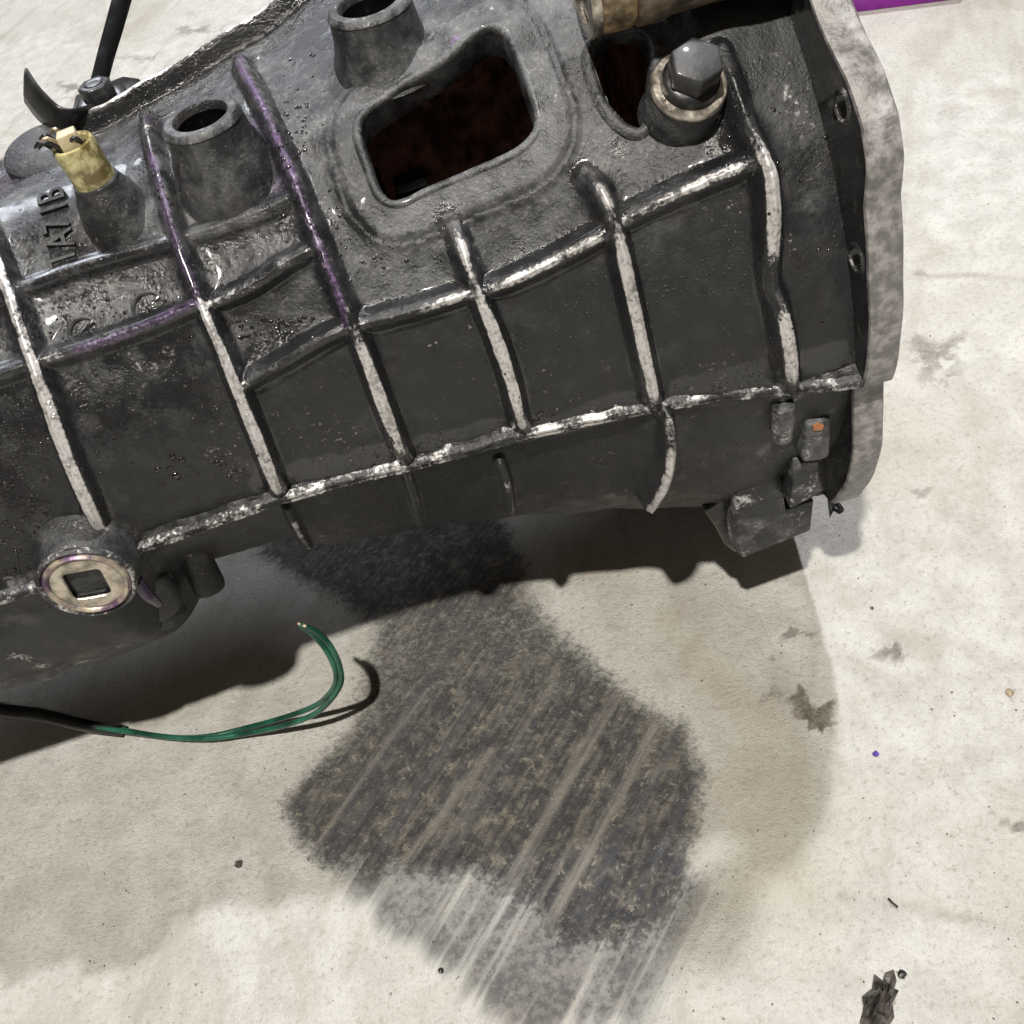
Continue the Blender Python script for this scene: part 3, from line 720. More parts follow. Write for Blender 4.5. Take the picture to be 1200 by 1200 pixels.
# bell flange: outline on the plane x = .166, built as a thick ring with bolt holes
XF0, XF1 = .1665, .1815
out_pts = [(60, .205), (50, .206), (45, .207), (41, .212), (37, .2185), (33, .2225), (29, .220), (25, .2125), (19, .209), (12, .206), (5, .2025), (0, .1995), (-1.2, .1985)]
low_pts = [(-1.8, .1910), (-6, .1925), (-14, .199), (-22, .2035), (-30, .2060), (-33.5, .2055), (-36, .199), (-45, .197), (-60, .202), (-80, .205), (-90, .205)]
ring = []
for t, r in out_pts + low_pts: ring.append((t, r))
tt = np.array([p[0] for p in ring][::-1]); rv = np.array([p[1] for p in ring][::-1])
def flange_outline(t):
    t = (t + 180) % 360 - 180
    if -90 <= t <= 60:
        return float(np.interp(t, tt, rv)) + .0005 * sin(t * .27) + .0003 * sin(t * .71)
    return .205
def flange_part(name, a0, a1, mats, step=.6):
    V = []; Fc = []; rin = .158
    T = np.arange(a0, a1 + .01, step)
    lays = [(XF0, -.0022, 0), (XF0 + .0004, -.0007, 0), (XF0 + .0020, 0, 0), (XF1 - .0014, .0002, 0), (XF1 - .0003, -.0009, 0), (XF1, -.0025, 0)]
    cols = []
    for t in T:
        r = flange_outline(t); c = [pt(XF0, t, rin), pt(XF0, t, r - .009)]
        for j, (x, dr, _) in enumerate(lays): c.append(pt(x + .0002 * sin(t * .21 + j), t, r + dr + .00012 * sin(t * .31 + j * 2)))
        c += [pt(XF1, t, rin)]
        cols.append(c)
    m = len(cols[0])
    for c in cols: V += c
    mi = []
    for i in range(len(cols) - 1):
        for j in range(m):
            j2 = (j + 1) % m; Fc.append((i * m + j, i * m + j2, (i + 1) * m + j2, (i + 1) * m + j)); mi.append(0 if j in (0, 1, m - 1) else 1)
    if abs(a1 - a0) < 359:
        Fc.append(tuple(range(m))); Fc.append(tuple(reversed([(len(cols) - 1) * m + j for j in range(m)]))); mi += [1, 1]
    bm = bmesh.new(); vs = [bm.verts.new(v) for v in V]
    for f, k_ in zip(Fc, mi):
        ff = bm.faces.new([vs[i] for i in f]); ff.material_index = k_; ff.smooth = True
    bmesh.ops.recalc_face_normals(bm, faces=bm.faces)
    me = bpy.data.meshes.new(name); bm.to_mesh(me); bm.free()
    o = link(name, me, mats); adopt(o); sharp(o, 40); return o
fl_up = flange_part('bell_flange', -1.4, 268, [M_flangeback, M_flangerim])
fl_lo = flange_part('bell_flange', -91.8, -1.7, [M_flangeback, M_flangerim])
# bolt holes through the flange: cut with cylinders
def cut(target, x, th, r, rad):
    c = lathe('cutter', [(rad, -.03), (rad, .03)], pt(x, th, r), (1, 0, 0), M_hole, seg=28)
    mod = target.modifiers.new('cut', 'BOOLEAN'); mod.object = c; mod.operation = 'DIFFERENCE'; mod.solver = 'EXACT'
    dg = bpy.context.evaluated_depsgraph_get(); dg.update()
    me = bpy.data.meshes.new_from_object(target.evaluated_get(dg)); target.modifiers.clear(); target.data = me
    bpy.data.objects.remove(c)
for p in ((999, 118), (1004, 303)):
    r, th = on_plane_x(*p, XF0); th = degrees(th); r = min(r, .2085)
    cut(fl_up, XF0, th, r, .0052)
    adopt(lathe('bolt_hole_ring', [(.0052, -.002), (.0053, .0004), (.0060, .0008), (.0068, .0004), (.0074, -.0004)], pt(XF0 - .0002, th, r), (-1, 0, 0), M_lip2, cap=False))
    adopt(lathe('bolt_hole_back', [(.0050, 0), (.0050, .0006)], pt(XF1 + .0004, th, r), (1, 0, 0), M_hole))

# hollow bosses, standing vertical on the casing
def vert_boss(name, base_px, top_py, r_top, r_bore, r_base, mats, tilt=(0, 0, 1), ring=None, deep=False):
    x, th = hit(*base_px, 0.0); b = Vector(pt(x, th, float(base_R(x, th)))); a = Vector(tilt).normalized()
    h = .02
    best = min(np.arange(.01, .09, .0005), key=lambda q: abs(pjy(b + a * q) - top_py)); h = float(best)
    prof = ([(r_base + .0035, -.024), (r_base + .0035, -.012)] if deep else [(r_base + .008, -.010)]) + [(r_base + .0035, -.004), (r_base + .0012, .002), (r_base - .0005, .008), (r_top + .0006, h * .55), (r_top, h - .003), (r_top - .0006, h - .0010), (r_top - .0020, h)]
    adopt(lathe(name, prof + [(r_bore + .0008, h), (r_bore, h - .0010), (r_bore, h - .030)], b, a, mats, seg=56, jitter=.02, cap=False))
    adopt(lathe('bore_black', [(r_bore - .0003, .010), (r_bore - .0004, .0), (r_bore * .9, -.0005), (.001, -.0004)], b + a * (h - .013), a, M_hole, seg=32, cap=False))  # black lining painted for the dark of the bore
    adopt(lathe('boss_lip', [(r_bore + .0004, h - .0006), (r_bore + .0010, h + .0004), (r_top - .0016, h + .0004), (r_top - .0003, h - .0008), (r_top + .0003, h - .0022)], b, a, ring or M_edge, seg=56, jitter=.012, cap=False))
    return b, a, h
def pj(P):
    v = np.array(tuple(P)) - C; z = v @ fwd; return 600 + F * (v @ rt) / z, 600 - F * (v @ upv) / z
def pjy(P): return pj(P)[1]
M_boss = casting_material('boss_casting', use_attr=False, wear_bias=.0, light_bias=.45)
M_lip = casting_material('boss_lip_metal', use_attr=False, wear_bias=.26, light_bias=1.0)
vert_boss('hollow_boss', (262, 196), 136, .0172, .0113, .0205, M_boss, ring=M_lip, deep=True)
vert_boss('hollow_boss', (447, 56), 4, .0182, .0125, .0195, M_boss, ring=M_lip)
# switch with yellowed body in a round boss
x, th = hit(135, 250); b = Vector(pt(x, th, float(base_R(x, th)) - .004)); a = Vector((-.04, -.02, 1)).normalized()
hs = float(min(np.arange(.02, .12, .0005), key=lambda q: abs(pjy(b + a * q) - 166)))
hc = hs - .020
adopt(lathe('switch_socket', [(.0205, -.010), (.0160, .001), (.0150, .006), (.0128, hc * .7), (.0112, hc - .002), (.0102, hc)], b, a, M_boss, seg=48, jitter=.03))
adopt(lathe('switch_ring', [(.0100, hc - .0015), (.0104, hc), (.0100, hc + .0014), (.0090, hc + .0018)], b, a, M_boltsteel, seg=48))
sw = adopt(lathe('switch_body', [(.0090, hc), (.0092, hs - .002), (.0088, hs - .0004), (.0078, hs), (.0068, hs - .0008), (.0065, hs - .006), (.002, hs - .007)], b, a, M_yellow, seg=40, jitter=.015))
tp = b + a * hs
adopt(prism('connector_clip', [(-.004, -.003), (.004, -.003), (.0045, .003), (-.003, .0035)], tp + Vector((.000, -.002, -.002)), (1, .2, 0), (-.2, 1, 0), (0, 0, 1), .0075, M_cream, bevel=.0006))
for k in range(7):
    q = tp + Vector((random.uniform(-.007, .004), random.uniform(-.004, .005), -.004)); w = Vector((random.uniform(-.010, .001), random.uniform(-.004, .006), random.uniform(.006, .015)))
    adopt(tube('broken_wire', [q, q + w * .5 + Vector((.001, .001, 0)), q + w, q + w * 1.15 + Vector((-.003, .001, -.003))], [.0014, .0012, .0010, .0006], M_rubber if k % 3 else M_copper, seg=7, sub=3))
# black curved strap that hangs over the switch, and the bracket with its bolt
def P3(px, py, z): return Vector(on_z(px, py, z))
def on_case(px, py, lift=0.0):
    x, th = hit(px, py, lift); return Vector(pt(x, th, float(base_R(x, th)) + lift)), th
def ribbon(name, pts, half, thick, mat, wdir, sub=6):
    P = [Vector(tuple(p)) for p in catmull([tuple(p) for p in pts], sub)]; Hh = np.interp(np.linspace(0, 1, len(P)), np.linspace(0, 1, len(half)), half)
    V = []; Fc = []
    for i, q in enumerate(P):
        t = (P[min(i + 1, len(P) - 1)] - P[max(i - 1, 0)]).normalized(); w = Vector(wdir); w = (w - t * w.dot(t)).normalized(); u = t.cross(w)
        for a_, b_ in ((-1, -.5), (-1, .5), (-.5, .9), (.5, .9), (1, .5), (1, -.5), (.5, -.9), (-.5, -.9)): V.append(q + w * a_ * Hh[i] + u * b_ * thick)
    m = 8
    for i in range(len(P) - 1):
        for j in range(m): Fc.append((i * m + j, i * m + (j + 1) % m, (i + 1) * m + (j + 1) % m, (i + 1) * m + j))
    Fc.append(tuple(reversed(range(m)))); Fc.append(tuple((len(P) - 1) * m + j for j in range(m)))
    return mesh_from(name, V, Fc, mat)
zt = .335
br, _ = on_case(122, 128, .004)
zb = br.z + .006
adopt(prism('bracket_foot', [(-.018, -.013), (.016, -.013), (.020, .004), (.012, .014), (-.014, .012)], P3(126, 122, zb - .004), (1, .1, 0), (-.1, 1, 0), (0, 0, 1), .005, M_blacksteel, bevel=.001))
bc = P3(121, 120, zb)
adopt(lathe('bolt_washer', [(.0135, .000), (.0135, .0016), (.0128, .0022), (.008, .0022)], bc, (0, -.1, 1), M_blacksteel, seg=36))
hexp = lambda r: [(r * cos(radians(60 * k + 12)), r * sin(radians(60 * k + 12))) for k in range(6)]
adopt(prism('bracket_bolt', hexp(.0085), bc + Vector((0, 0, .0022)), (1, 0, 0), (0, 1, 0), (0, 0, 1), .008, M_boltsteel, bevel=.0009))
adopt(lathe('bolt_dimple', [(.0052, 0), (.0048, .0006), (.0034, .0002), (.001, .0001)], bc + Vector((0, 0, .0100)), (0, 0, 1), M_blacksteel, seg=24))
adopt(ribbon('strap_tab', [P3(30, 100, zb + .018), P3(48, 124, zb + .012), P3(75, 142, zb + .006), P3(108, 134, zb)], [.0095, .0090, .0075, .006], .0012, M_rubber, (.55, -.25, .8)))
adopt(ribbon('bracket_side', [P3(100, 140, zb - .002), P3(112, 118, zb + .001), P3(116, 98, zb + .002)], [.005, .006, .005], .0015, M_blacksteel, (1, .2, 0)))
# round cast cap
cc, cth_ = on_case(55, 188, 0)
adopt(lathe('round_cap', [(.0215, -.012), (.0205, -.002), (.0195, .004), (.0190, .0062), (.0175, .0070), (.002, .0072)], cc + Vector((0, .002, 0)), (0, -.18, 1), M_boss, seg=48, jitter=.01))
# cast marks: two slotted rings and raised characters
for (px, py, rr) in ((100, 390, .0075), (176, 362, .0080)):
    p, t_ = on_case(px, py, .0003); n_ = Vector(nrm(t_))
    adopt(lathe('cast_ring_mark', [(rr, 0), (rr, .0012), (rr * .88, .0015), (rr * .76, .0010), (rr * .72, 0)], p, n_, M_cast_part, seg=32, cap=False))
    a_, b_, _ = basis(n_)
    adopt(prism('cast_slot_bar', [(-rr * .95, -.0012), (rr * .95, -.0012), (rr * .95, .0012), (-rr * .95, .0012)], p, (a_ * .85 + b_ * .5), (b_ * .85 - a_ * .5), n_, .0013, M_hole, bevel=.0003))
def raised_text(name, body, p0, reading, upd, size, mat, depth=.0009, space=1.05):
    cu = bpy.data.curves.new(name, 'FONT'); cu.body = body; cu.size = size; cu.extrude = depth; cu.bevel_depth = .00025; cu.space_character = space; cu.offset = -.0001
    o = bpy.data.objects.new(name, cu); dg = bpy.context.evaluated_depsgraph_get()
    COL.objects.link(o); dg.update(); me = bpy.data.meshes.new_from_object(o.evaluated_get(bpy.context.evaluated_depsgraph_get()))
    COL.objects.unlink(o); bpy.data.objects.remove(o)
    r_ = Vector(reading).normalized(); u_ = Vector(upd); u_ = (u_ - r_ * u_.dot(r_)).normalized(); n_ = r_.cross(u_)
    r_ = r_ * .72
    Mx = Matrix(((r_.x, u_.x, n_.x, p0[0]), (r_.y, u_.y, n_.y, p0[1]), (r_.z, u_.z, n_.z, p0[2]), (0, 0, 0, 1)))
    me.transform(Mx); me.materials.clear(); return adopt(link(name, me, mat))
# each character follows the curve of the casing
x_c, _ = hit(86, 262)
chars = [('T', 88, 297), ('A', 86, 277), ('7', 81, 257), ('1', 79, 241), ('B', 75, 224)]
for ch, px, py in chars:
    p, t_ = on_case(px, py, .0008); rd = Vector((0, sin(radians(t_)), cos(radians(t_))))
    p = Vector(p) - rd * (.0027 if ch == '1' else .0044)
    raised_text('raised_letter', ch, p, rd, (-1, 0, 0), .0180, M_cast_part)
for ch, px, py in [('Y', 62, 345), ('6', 92, 345)]:
    p, t_ = on_case(px, py, .0004); rd = Vector((1, 0, 0)); raised_text('raised_letter', ch, p, rd, Vector((0, sin(radians(t_)), cos(radians(t_)))), .012, M_boss, .0006)

# drain plug with square socket
d_ = ray(103, 678); pc = Vector(C + (AY - .164 - C[1]) / d_[1] * d_); ax_ = Vector((-.05, -1, .05)).normalized()
adopt(lathe('plug_boss', [(.034, .030), (.028, .016), (.0245, .008), (.0228, .003), (.0222, .0005), (.0212, -.0005), (.016, -.0005)], pc, -ax_, M_cast_dark, seg=56, jitter=.02))
dp = adopt(lathe('drain_plug', [(0.0221, .001), (0.0225, .0025), (0.0215, .0042), (0.0201, .0036), (0.0193, .0020)], pc, ax_, M_edge, seg=64, jitter=.02, cap=False))
adopt(lathe('plug_washer', [(0.0197, .0005), (0.0194, .0038), (0.0182, .0050), (0.0168, .0042), (0.0164, .0030)], pc, ax_, M_plugviolet, seg=64, jitter=.01, cap=False))
# plug face with a square socket
a_, b_, n_ = basis(ax_)
V = []; Fc = []; seg = 48; ra = radians(-8)
for kx in range(seg):
    t = 2 * pi * kx / seg; V.append(pc + a_ * .0166 * cos(t) + b_ * .0166 * sin(t) + n_ * .0034)
for kx in range(seg):
    t = 2 * pi * kx / seg; V.append(pc + a_ * .0144 * cos(t) + b_ * .0144 * sin(t) + n_ * .0046)
hs_ = .0086
def sq(t):
    c_, s_ = cos(t - ra), sin(t - ra); m_ = hs_ / max(abs(c_), abs(s_)); m_ = min(m_, hs_ * 1.32)
    return m_ * c_ * cos(ra) - m_ * s_ * sin(ra), m_ * c_ * sin(ra) + m_ * s_ * cos(ra)
for h_, sc in ((.0042, 1.08), (.0034, 1.0), (-.010, .94)):
    for kx in range(seg):
        u_, v_ = sq(2 * pi * kx / seg); V.append(pc + a_ * u_ * sc + b_ * v_ * sc + n_ * h_)
for i in range(4):
    for kx in range(seg): k2 = (kx + 1) % seg; Fc.append((i * seg + kx, i * seg + k2, (i + 1) * seg + k2, (i + 1) * seg + kx))
pf = mesh_from('plug_face', V, Fc, [M_plugring, M_hole]); pf.data.polygons.foreach_set('material_index', [0] * (3 * seg) + [1] * seg); adopt(pf); sharp(pf, 40)
sb = prism('socket_floor', [(-.010, -.010), (.010, -.010), (.010, .010), (-.010, .010)], pc - n_ * .0085, a_, b_, n_, .001, M_hole, bevel=0); adopt(sb)

# slave-cylinder tube with brass ring, over the bell
sc0, th_s = on_case(712, 30, .030); xa = Vector((1, -.02, .0)).normalized()
s0 = sc0 + Vector((-.006, .016, .010))
adopt(lathe('cylinder_body', [(.0165, .018), (.0195, .020), (.0200, .030), (.0188, .032), (.0195, .050), (.021, .065), (.021, .09), (.019, .12), (.017, .15)], s0, xa, M_cyl, seg=48, jitter=.02))
adopt(lathe('brass_ring', [(.0180, .005), (.0188, .0065), (.0190, .0165), (.0180, .0185), (.015, .0185)], s0, xa, M_brass, seg=48, jitter=.008))
adopt(lathe('cylinder_lip', [(.0135, .0005), (.0150, .0), (.0186, .0008), (.0194, .0020), (.0190, .0048), (.0172, .0055)], s0, xa, M_washer, seg=48, jitter=.01, cap=False))
adopt(lathe('cylinder_bore', [(.0145, .0030), (.0120, .0040), (.004, .0045), (.001, .0035)], s0, xa, M_hole, seg=40))
adopt(prism('cylinder_web', [(-.002, -.03), (.040, -.03), (.040, .012), (-.002, .008)], s0 + Vector((.050, .006, -.010)), (1, 0, 0), (0, -.45, .9), (0, .9, .45), .014, M_cyl, bevel=.003))
# bolt with washer
bp, th_b = on_case(806, 104, .008); nb = Vector((.10, -.52, .85)).normalized(); a_, b_, _ = basis(nb)
adopt(lathe('bolt_pad', [(0.0171, -.018), (0.0156, -.008), (0.0152, -.002), (0.0144, .0)], bp, nb, M_boss, seg=48, jitter=.02))
adopt(lathe('washer', [(0.0133, .0002), (0.0152, .0006), (0.0154, .0022), (0.0146, .0034), (0.0099, .0034)], bp, nb, M_washer, seg=48))
adopt(lathe('bolt_collar', [(0.0118, .0034), (0.0114, .0070), (0.0097, .0085)], bp, nb, M_blacksteel, seg=40))
adopt(prism('hex_bolt', [(.0108 * cos(radians(60 * k + 20)), .0102 * sin(radians(60 * k + 20))) for k in range(6)], bp + nb * .0084, a_, b_, nb, .0100, M_boltsteel, bevel=.0010))

LB = np.array((.05, .5, .2)) + 3.2 * np.array((.325, .295, 1.0)) / np.linalg.norm((.325, .295, 1.0))
def above(px, py, z):
    q = on_z(px, py); return Vector(q + (LB - q) * z / LB[2])
adopt(tube('added_shadow_lever', [pt(.12, 62, .172), above(880, 985, .42), above(858, 1030, .455), above(840, 1065, .475), above(825, 1100, .49), above(815, 1128, .50)], [.006, .004, .012, .0190, .0185, .008], M_boltsteel, seg=14))  # unseen, made-up lever shaped to throw the soft blob on the floor
# underside pieces by the flange: the block, post and stub
def case_block(name, px_poly, x0, x1, mat): pass
blk_o = P3(905, 610, .05)
# square foot block: its face towards us spans (862,575)-(953,650) in the photograph
yb = AY - .165
def on_y(px, py, y):
    d = ray(px, py); return Vector(C + (y - C[1]) / d[1] * d)
def yprism(name, px_poly, y, depth, mat, bevel=.0012):
    P = [on_y(px, py, y) for px, py in px_poly]
    return adopt(prism(name, [(p.x, p.z) for p in P], (0, y, 0), (1, 0, 0), (0, 0, 1), (0, 1, 0), depth, mat, bevel=bevel, segs=3))
M_foot = casting_material('dusty_foot_casting', use_attr=False, wear_bias=.36, light_bias=1.0)
yprism('recess_wall', [(922, 474), (1002, 460), (994, 560), (962, 577), (922, 594)], .352, .04, M_flangeback, .001)
yprism('foot_block', [(863, 573), (880, 560), (914, 543), (921, 598), (954, 586), (950, 622), (871, 654), (862, 646)], .349, .05, M_foot, .0010)
yprism('foot_web', [(826, 600), (866, 572), (864, 650), (850, 640), (838, 618)], .362, .03, M_flangeback, .002)  # near-black colour stands in for shade on this web
yprism('column', [(931, 543), (961, 540), (958, 581), (940, 590), (926, 597)], .337, .05, M_foot, .0014)
yprism('column', [(946, 498), (976, 493), (973, 536), (960, 541), (941, 543)], .330, .05, M_foot, .0020)
yprism('column', [(936, 472), (972, 466), (970, 496), (944, 500)], .334, .05, M_boss, .0016)
adopt(tube('stub', [on_y(918, 474, .329), on_y(918, 490, .329), on_y(916, 512, .331)], [.0052, .0056, .0050], M_foot, seg=16))
adopt(mesh_from('orange_sealant', [on_y(*p, .3293) for p in ((952, 498), (958, 495), (966, 498), (964, 504), (954, 505))] + [on_y(959, 500, .3278)], [(0, 1, 5), (1, 2, 5), (2, 3, 5), (3, 4, 5), (4, 0, 5)], simple('orange_sealant', (.36, .14, .055), .5)))
# nubs and lug below the drain plug
yprism('lower_lug', [(150, 690), (186, 676), (206, 690), (214, 716), (196, 732), (160, 734), (146, 716)], .385, .03, M_cast_dark, .004)
yprism('tail_corner', [(2, 752), (40, 742), (92, 748), (84, 786), (60, 800), (4, 808)], .372, .03, M_foot, .003)
nb1 = on_y(190, 705, .40); nb2 = on_y(238, 672, .405)
adopt(lathe('round_nub', [(.0105, -.03), (.0105, .010), (.0095, .013), (.006, .014)], nb1, (0, -.35, -.95), M_boss, seg=28))
adopt(lathe('round_nub', [(.0090, -.035), (.0090, .008), (.0082, .011), (.005, .012)], nb2, (0, -.35, -.95), M_boss, seg=28))
adopt(tube('purple_runner', [on_y(160, 680, .353), on_y(172, 696, .355), on_y(186, 708, .362)], [.003, .0032, .002], simple('violet_stained_casting', (.055, .030, .075), .3, .1), seg=10))
adopt(prism('lower_clip', [(-.012, -.004), (.014, -.006), (.016, .004), (.006, .010), (-.010, .006)], on_y(182, 716, .405), (1, 0, 0), (0, .7, .5), (0, .5, -.7), .003, M_blacksteel, bevel=.0006))

# spattered oil droplets (nobody could count them)
def scatter_drops():
    ico = bmesh.new(); bmesh.ops.create_icosphere(ico, subdivisions=2, radius=1); iv = np.array([v.co[:] for v in ico.verts]); ifc = np.array([[v.index for v in f.verts] for f in ico.faces]); ico.free()
    V = []; Fc = []; nv = 0
    zones = [((0, 500), (60, 600), 130, (.3, .75)), ((100, 370), (230, 480), 20, (.3, .7)), ((280, 370), (370, 400), 70, (.3, 1.2)), ((330, 60), (400, 300), 45, (.3, .9)), ((640, 70), (660, 160), 8, (.6, 1.4)),
             ((380, 240), (520, 320), 25, (.3, .8)), ((170, 530), (290, 575), 16, (.7, 1.5)), ((60, 340), (230, 400), 60, (.3, 1.0)), ((330, 120), (360, 200), 25, (.4, 1.1)), ((180, 200), (320, 250), 60, (.3, .9)),
             ((880, 60), (980, 400), 30, (.3, .8)), ((560, 400), (640, 470), 8, (.3, .6)), ((0, 200), (140, 330), 30, (.3, .6)), ((60, 480), (320, 600), 50, (.3, .7)), ((840, 130), (870, 190), 30, (.4, 1.1)),
             ((0, 590), (60, 680), 40, (.4, 1.1)), ((420, 500), (470, 545), 14, (.5, 1.2)), ((620, 480), (650, 510), 10, (.5, 1.2))]
    for (x0, y0), (x1, y1), cnt, (r0, r1) in zones:
        for _ in range(int(cnt * 1.5)):
            px = random.uniform(x0, x1); py = random.uniform(y0, y1)
            x, th = hit(px, py)
            if poly_sd(np.array([x]), np.array([radians(th) * .152]), win_uv)[0] > -.016: continue
            r, nn = disp_at(x, th); p = pt(x, th, r); rad = .00112 * (r0 + (r1 - r0) * random.random() ** 2.0)
            a_, b_, c_ = basis(nn); Mx = np.array([a_[:], b_[:], c_[:]]).T
            sc = np.array([rad * random.uniform(.8, 1.3), rad * random.uniform(.8, 1.3), rad * .6])
            V.append((iv * sc) @ Mx.T + p); Fc.append(ifc + nv); nv += len(iv)
    o = adopt(mesh_from('oil_drops', np.concatenate(V), np.concatenate(Fc), M_drop)); o['kind'] = 'stuff'; o['label'] = 'small black oil droplets spattered over the casing'
scatter_drops()

# ================================================================== CABLE, ROD, TRAY, DEBRIS
cb = bpy.data.objects.new('cable', None); COL.objects.link(cb); cb.location = on_z(200, 866, 0)
tag(cb, 'cut pair of green wires curling out of a black sleeve on the floor', 'cable')
def child(o, par):
    o.parent = par; o.matrix_parent_inverse = Matrix.Translation(-Vector(par.location)); return o
path = [(110, 850, .010), (150, 857, .007), (200, 864, .005), (245, 864, .005), (290, 856, .005), (335, 845, .014), (372, 830, .030), (394, 806, .055), (396, 785, .070), (385, 760, .085), (370, 743, .094), (355, 733, .100)]
for k, (du_, dz_) in enumerate([(0, 0), (1.0, .0024)]):
    pts = []
    for i, (px, py, z) in enumerate(path):
        w_ = sin(i * .9 + k * pi) * 2.4
        pts.append(P3(px + (6 if i > 6 else 0) * (k - .5) + w_ * .3, py + w_ + (4.5 if i <= 6 else 0) * (k - .5), z + dz_))
    child(tube('wire', pts, .0018, M_greenpvc, seg=12, sub=8), cb)
    t_ = (pts[-1] - pts[-2]).normalized(); child(tube('wire_end', [pts[-1] - t_ * .001, pts[-1] + t_ * .0018], .0011, M_copper, seg=8, sub=1), cb)
child(tube('sleeve', [P3(-60, 822, .045), P3(0, 832, .034), P3(50, 838, .022), P3(100, 849, .012), P3(142, 856, .0075)], [.0055, .0055, .0052, .0048, .0040], M_rubber, seg=14, sub=8, wob=.03), cb)

# black rod running away behind the bracket
rod0 = P3(112, 100, .205); rod1 = P3(134, 30, .225); rod2 = P3(160, -60, .25)
rod = mesh_from('black_rod', [], [], M_rubber); bpy.data.objects.remove(rod)
rod = tube('hanging_strap', [P3(113, 108, zb), P3(125, 62, zb + .003), P3(137, 20, zb + .006), P3(159, -60, zb + .012)], [.0044, .0048, .0053, .0062], M_matteblack, seg=12, flat=.9, flatdir=(0, .6, .8))
tag(rod, 'narrow black strap rising from the bracket at the far edge of the gearbox', 'strap')

# violet tray edge behind the flange
q0_ = on_z(985, 17); q1_ = on_z(1125, -1); e_ = Vector(q1_ - q0_).normalized(); f_ = Vector((-e_.y, e_.x, 0))
tray = bpy.data.objects.new('tray', None); COL.objects.link(tray); tray.location = q0_
tag(tray, 'violet painted tray standing on the floor behind the bell flange', 'tray')
L_ = (Vector(q1_) - Vector(q0_)).length
child(prism('tray_wall', [(-.05, 0), (L_, 0), (L_, .004), (-.05, .004)], Vector(q0_), e_, f_, (0, 0, 1), .055, M_violetpaint, bevel=.001), tray)
child(prism('tray_wall', [(-.05, .34), (L_, .34), (L_, .344), (-.05, .344)], Vector(q0_), e_, f_, (0, 0, 1), .055, M_violetpaint, bevel=.001), tray)
child(prism('tray_wall', [(-.054, 0), (-.0505, 0), (-.0505, .344), (-.054, .344)], Vector(q0_), e_, f_, (0, 0, 1), .055, M_violetpaint, bevel=.001), tray)
child(prism('tray_wall', [(L_ + .0005, 0), (L_ + .004, 0), (L_ + .004, .344), (L_ + .0005, .344)], Vector(q0_), e_, f_, (0, 0, 1), .055, M_violetpaint, bevel=.001), tray)
child(prism('tray_bottom', [(-.05, .0045), (L_, .0045), (L_, .3395), (-.05, .3395)], Vector(q0_) + Vector((0, 0, .003)), e_, f_, (0, 0, 1), .004, M_violetpaint, bevel=.0008), tray)

# crumpled leaf at the lower edge
def crumple(name, outline, mat, label, cat, lift=.004, amp=.004, res=7, seed=1):
    P = [on_z(*p)[:2] for p in outline]; c0 = np.mean(P, 0); rr = np.random.default_rng(seed)
    V = [(c0[0], c0[1], lift + amp)]; Fc = []; nP = len(P); lay = 5
    for L in range(1, lay + 1):
        for i, p in enumerate(P):
            t = L / lay; z = lift * (1 - t * .75) + amp * (sin(i * 2.1 + L * 1.7 + seed) * .5 + rr.uniform(-.5, .5)) * (1 - .55 * t) + .001
            q = c0 + (np.array(p) - c0) * t * (1 + rr.uniform(-.06, .06)); V.append((q[0], q[1], max(z, .0006)))
    for i in range(nP): Fc.append((0, 1 + i, 1 + (i + 1) % nP))
    for L in range(lay - 1):
        for i in range(nP):
            a = 1 + L * nP + i; b = 1 + L * nP + (i + 1) % nP; Fc.append((a, b, b + nP, a + nP))
    o = mesh_from(name, V, Fc, mat, smooth=False)
    sol = o.modifiers.new('t', 'SOLIDIFY'); sol.thickness = .0006
    return tag(o, label, cat)
crumple('dry_leaf', [(1006, 1200), (1012, 1182), (1010, 1170), (1021, 1158), (1024, 1146), (1034, 1149), (1037, 1139), (1046, 1142), (1051, 1150), (1047, 1160), (1053, 1166), (1045, 1178), (1048, 1192), (1040, 1205), (1043, 1222), (1018, 1228), (1010, 1214)], M_leaf, 'crumpled dark grey dry leaf on the floor at the bottom edge', 'leaf', .008, .011, seed=3)
crumple('rubber_scrap', [(970, 584), (978, 582), (984, 590), (989, 598), (984, 602), (977, 598), (973, 606), (971, 596)], M_rubber, 'tiny black rubber scrap on the floor just below the flange corner', 'scrap', .002, .0015, seed=5)
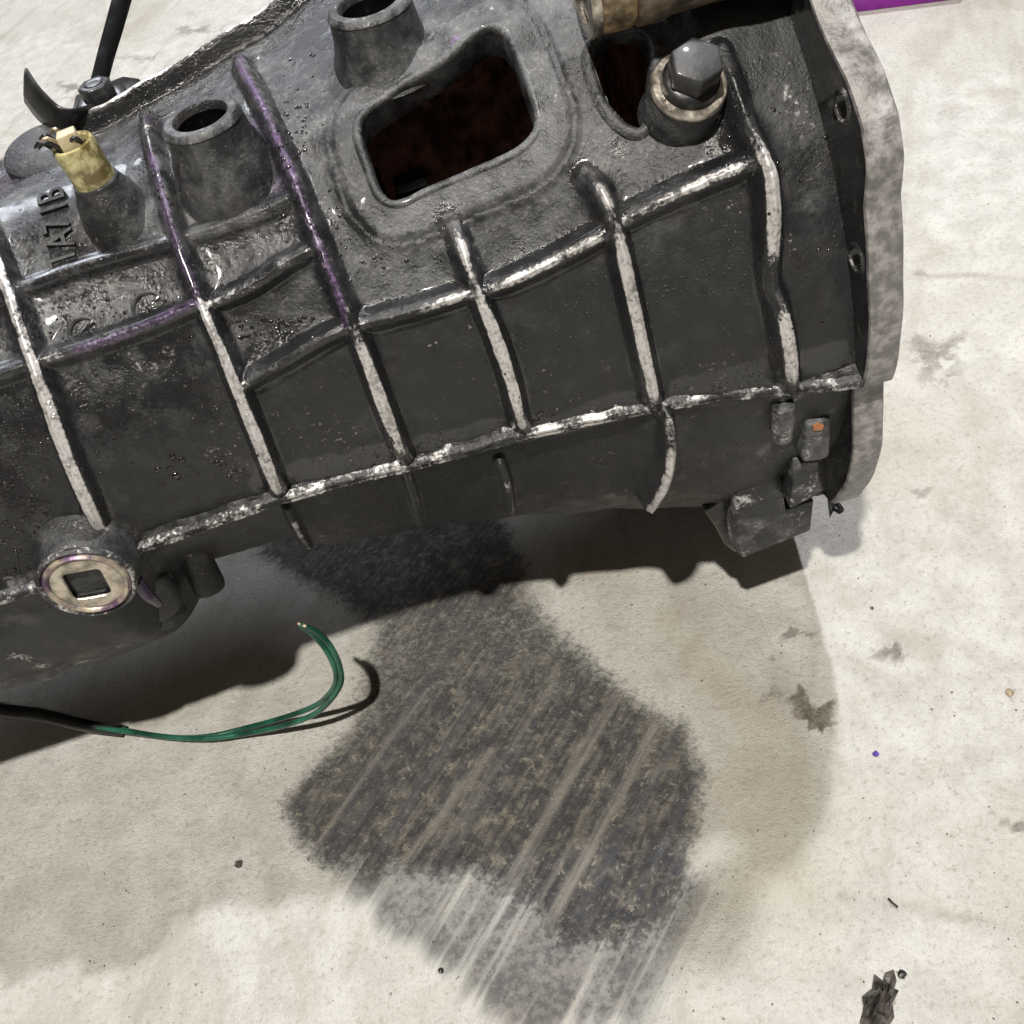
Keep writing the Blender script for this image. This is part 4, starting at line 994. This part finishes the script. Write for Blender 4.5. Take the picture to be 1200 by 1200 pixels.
def chip(px, py, r, mat, label, name='chip', cat='chip', group=None):
    bm = bmesh.new(); bmesh.ops.create_icosphere(bm, subdivisions=2, radius=r)
    for v in bm.verts:
        v.co *= random.uniform(.75, 1.2); v.co.z *= .55
    me = bpy.data.meshes.new(name); bm.to_mesh(me); bm.free(); o = link(name, me, mat); p = on_z(px, py); o.location = (p[0], p[1], r * .35); o.rotation_euler = (0, 0, random.uniform(0, 6)); return tag(o, label, cat, group)
chip(280, 1013, .0024, M_leaf, 'small brown pebble left of the tyre print', 'pebble', 'pebble')
chip(517, 1138, .0016, M_rubber, 'black crumb at the lower edge of the streaked tyre print', 'crumb', 'crumb')
chip(1057, 1142, .0022, M_rubber, 'black crumb beside the tip of the crumpled leaf', 'crumb', 'crumb')
chip(1026, 884, .0019, simple('violet_speck', (.10, .06, .30), .3), 'tiny violet paint fleck on the bright floor', 'paint_fleck', 'fleck')
chip(1183, 812, .0024, simple('tan_stone', (.32, .25, .17), .6), 'tan pebble near the right edge of the floor', 'pebble', 'pebble')
chip(1022, 713, .0011, M_rubber, 'tiny black grain on the floor above the star shaped stain', 'grain', 'grain')
tw = tube('twig', [P3(1041, 1053, .001), P3(1046, 1058, .002), P3(1052, 1063, .001)], .0006, M_rubber, seg=6, sub=3); tag(tw, 'short black fibre lying at the start of the floor crack', 'fibre')
# loose sand grains
ico = bmesh.new(); bmesh.ops.create_icosphere(ico, subdivisions=1, radius=1); iv = np.array([v.co[:] for v in ico.verts]); ifc = np.array([[v.index for v in f.verts] for f in ico.faces]); ico.free()
V = []; Fc = []; nv = 0
for _ in range(1000):
    px = random.uniform(0, 1200); py = random.uniform(600, 1200) if random.random() < .8 else random.uniform(0, 600); p = on_z(px, py)
    r = .00018 + .0005 * random.random() ** 3
    V.append(iv * r * rng.uniform(.6, 1.3, (len(iv), 1)) + np.array([p[0], p[1], r * .4])); Fc.append(ifc + nv); nv += len(iv)
g_ = mesh_from('floor_grit', np.concatenate(V), np.concatenate(Fc), simple('floor_grit', (.16, .13, .10), .7, vs=30, var=.7)); tag(g_, 'fine loose grit scattered over the concrete floor', 'grit', kind='stuff')
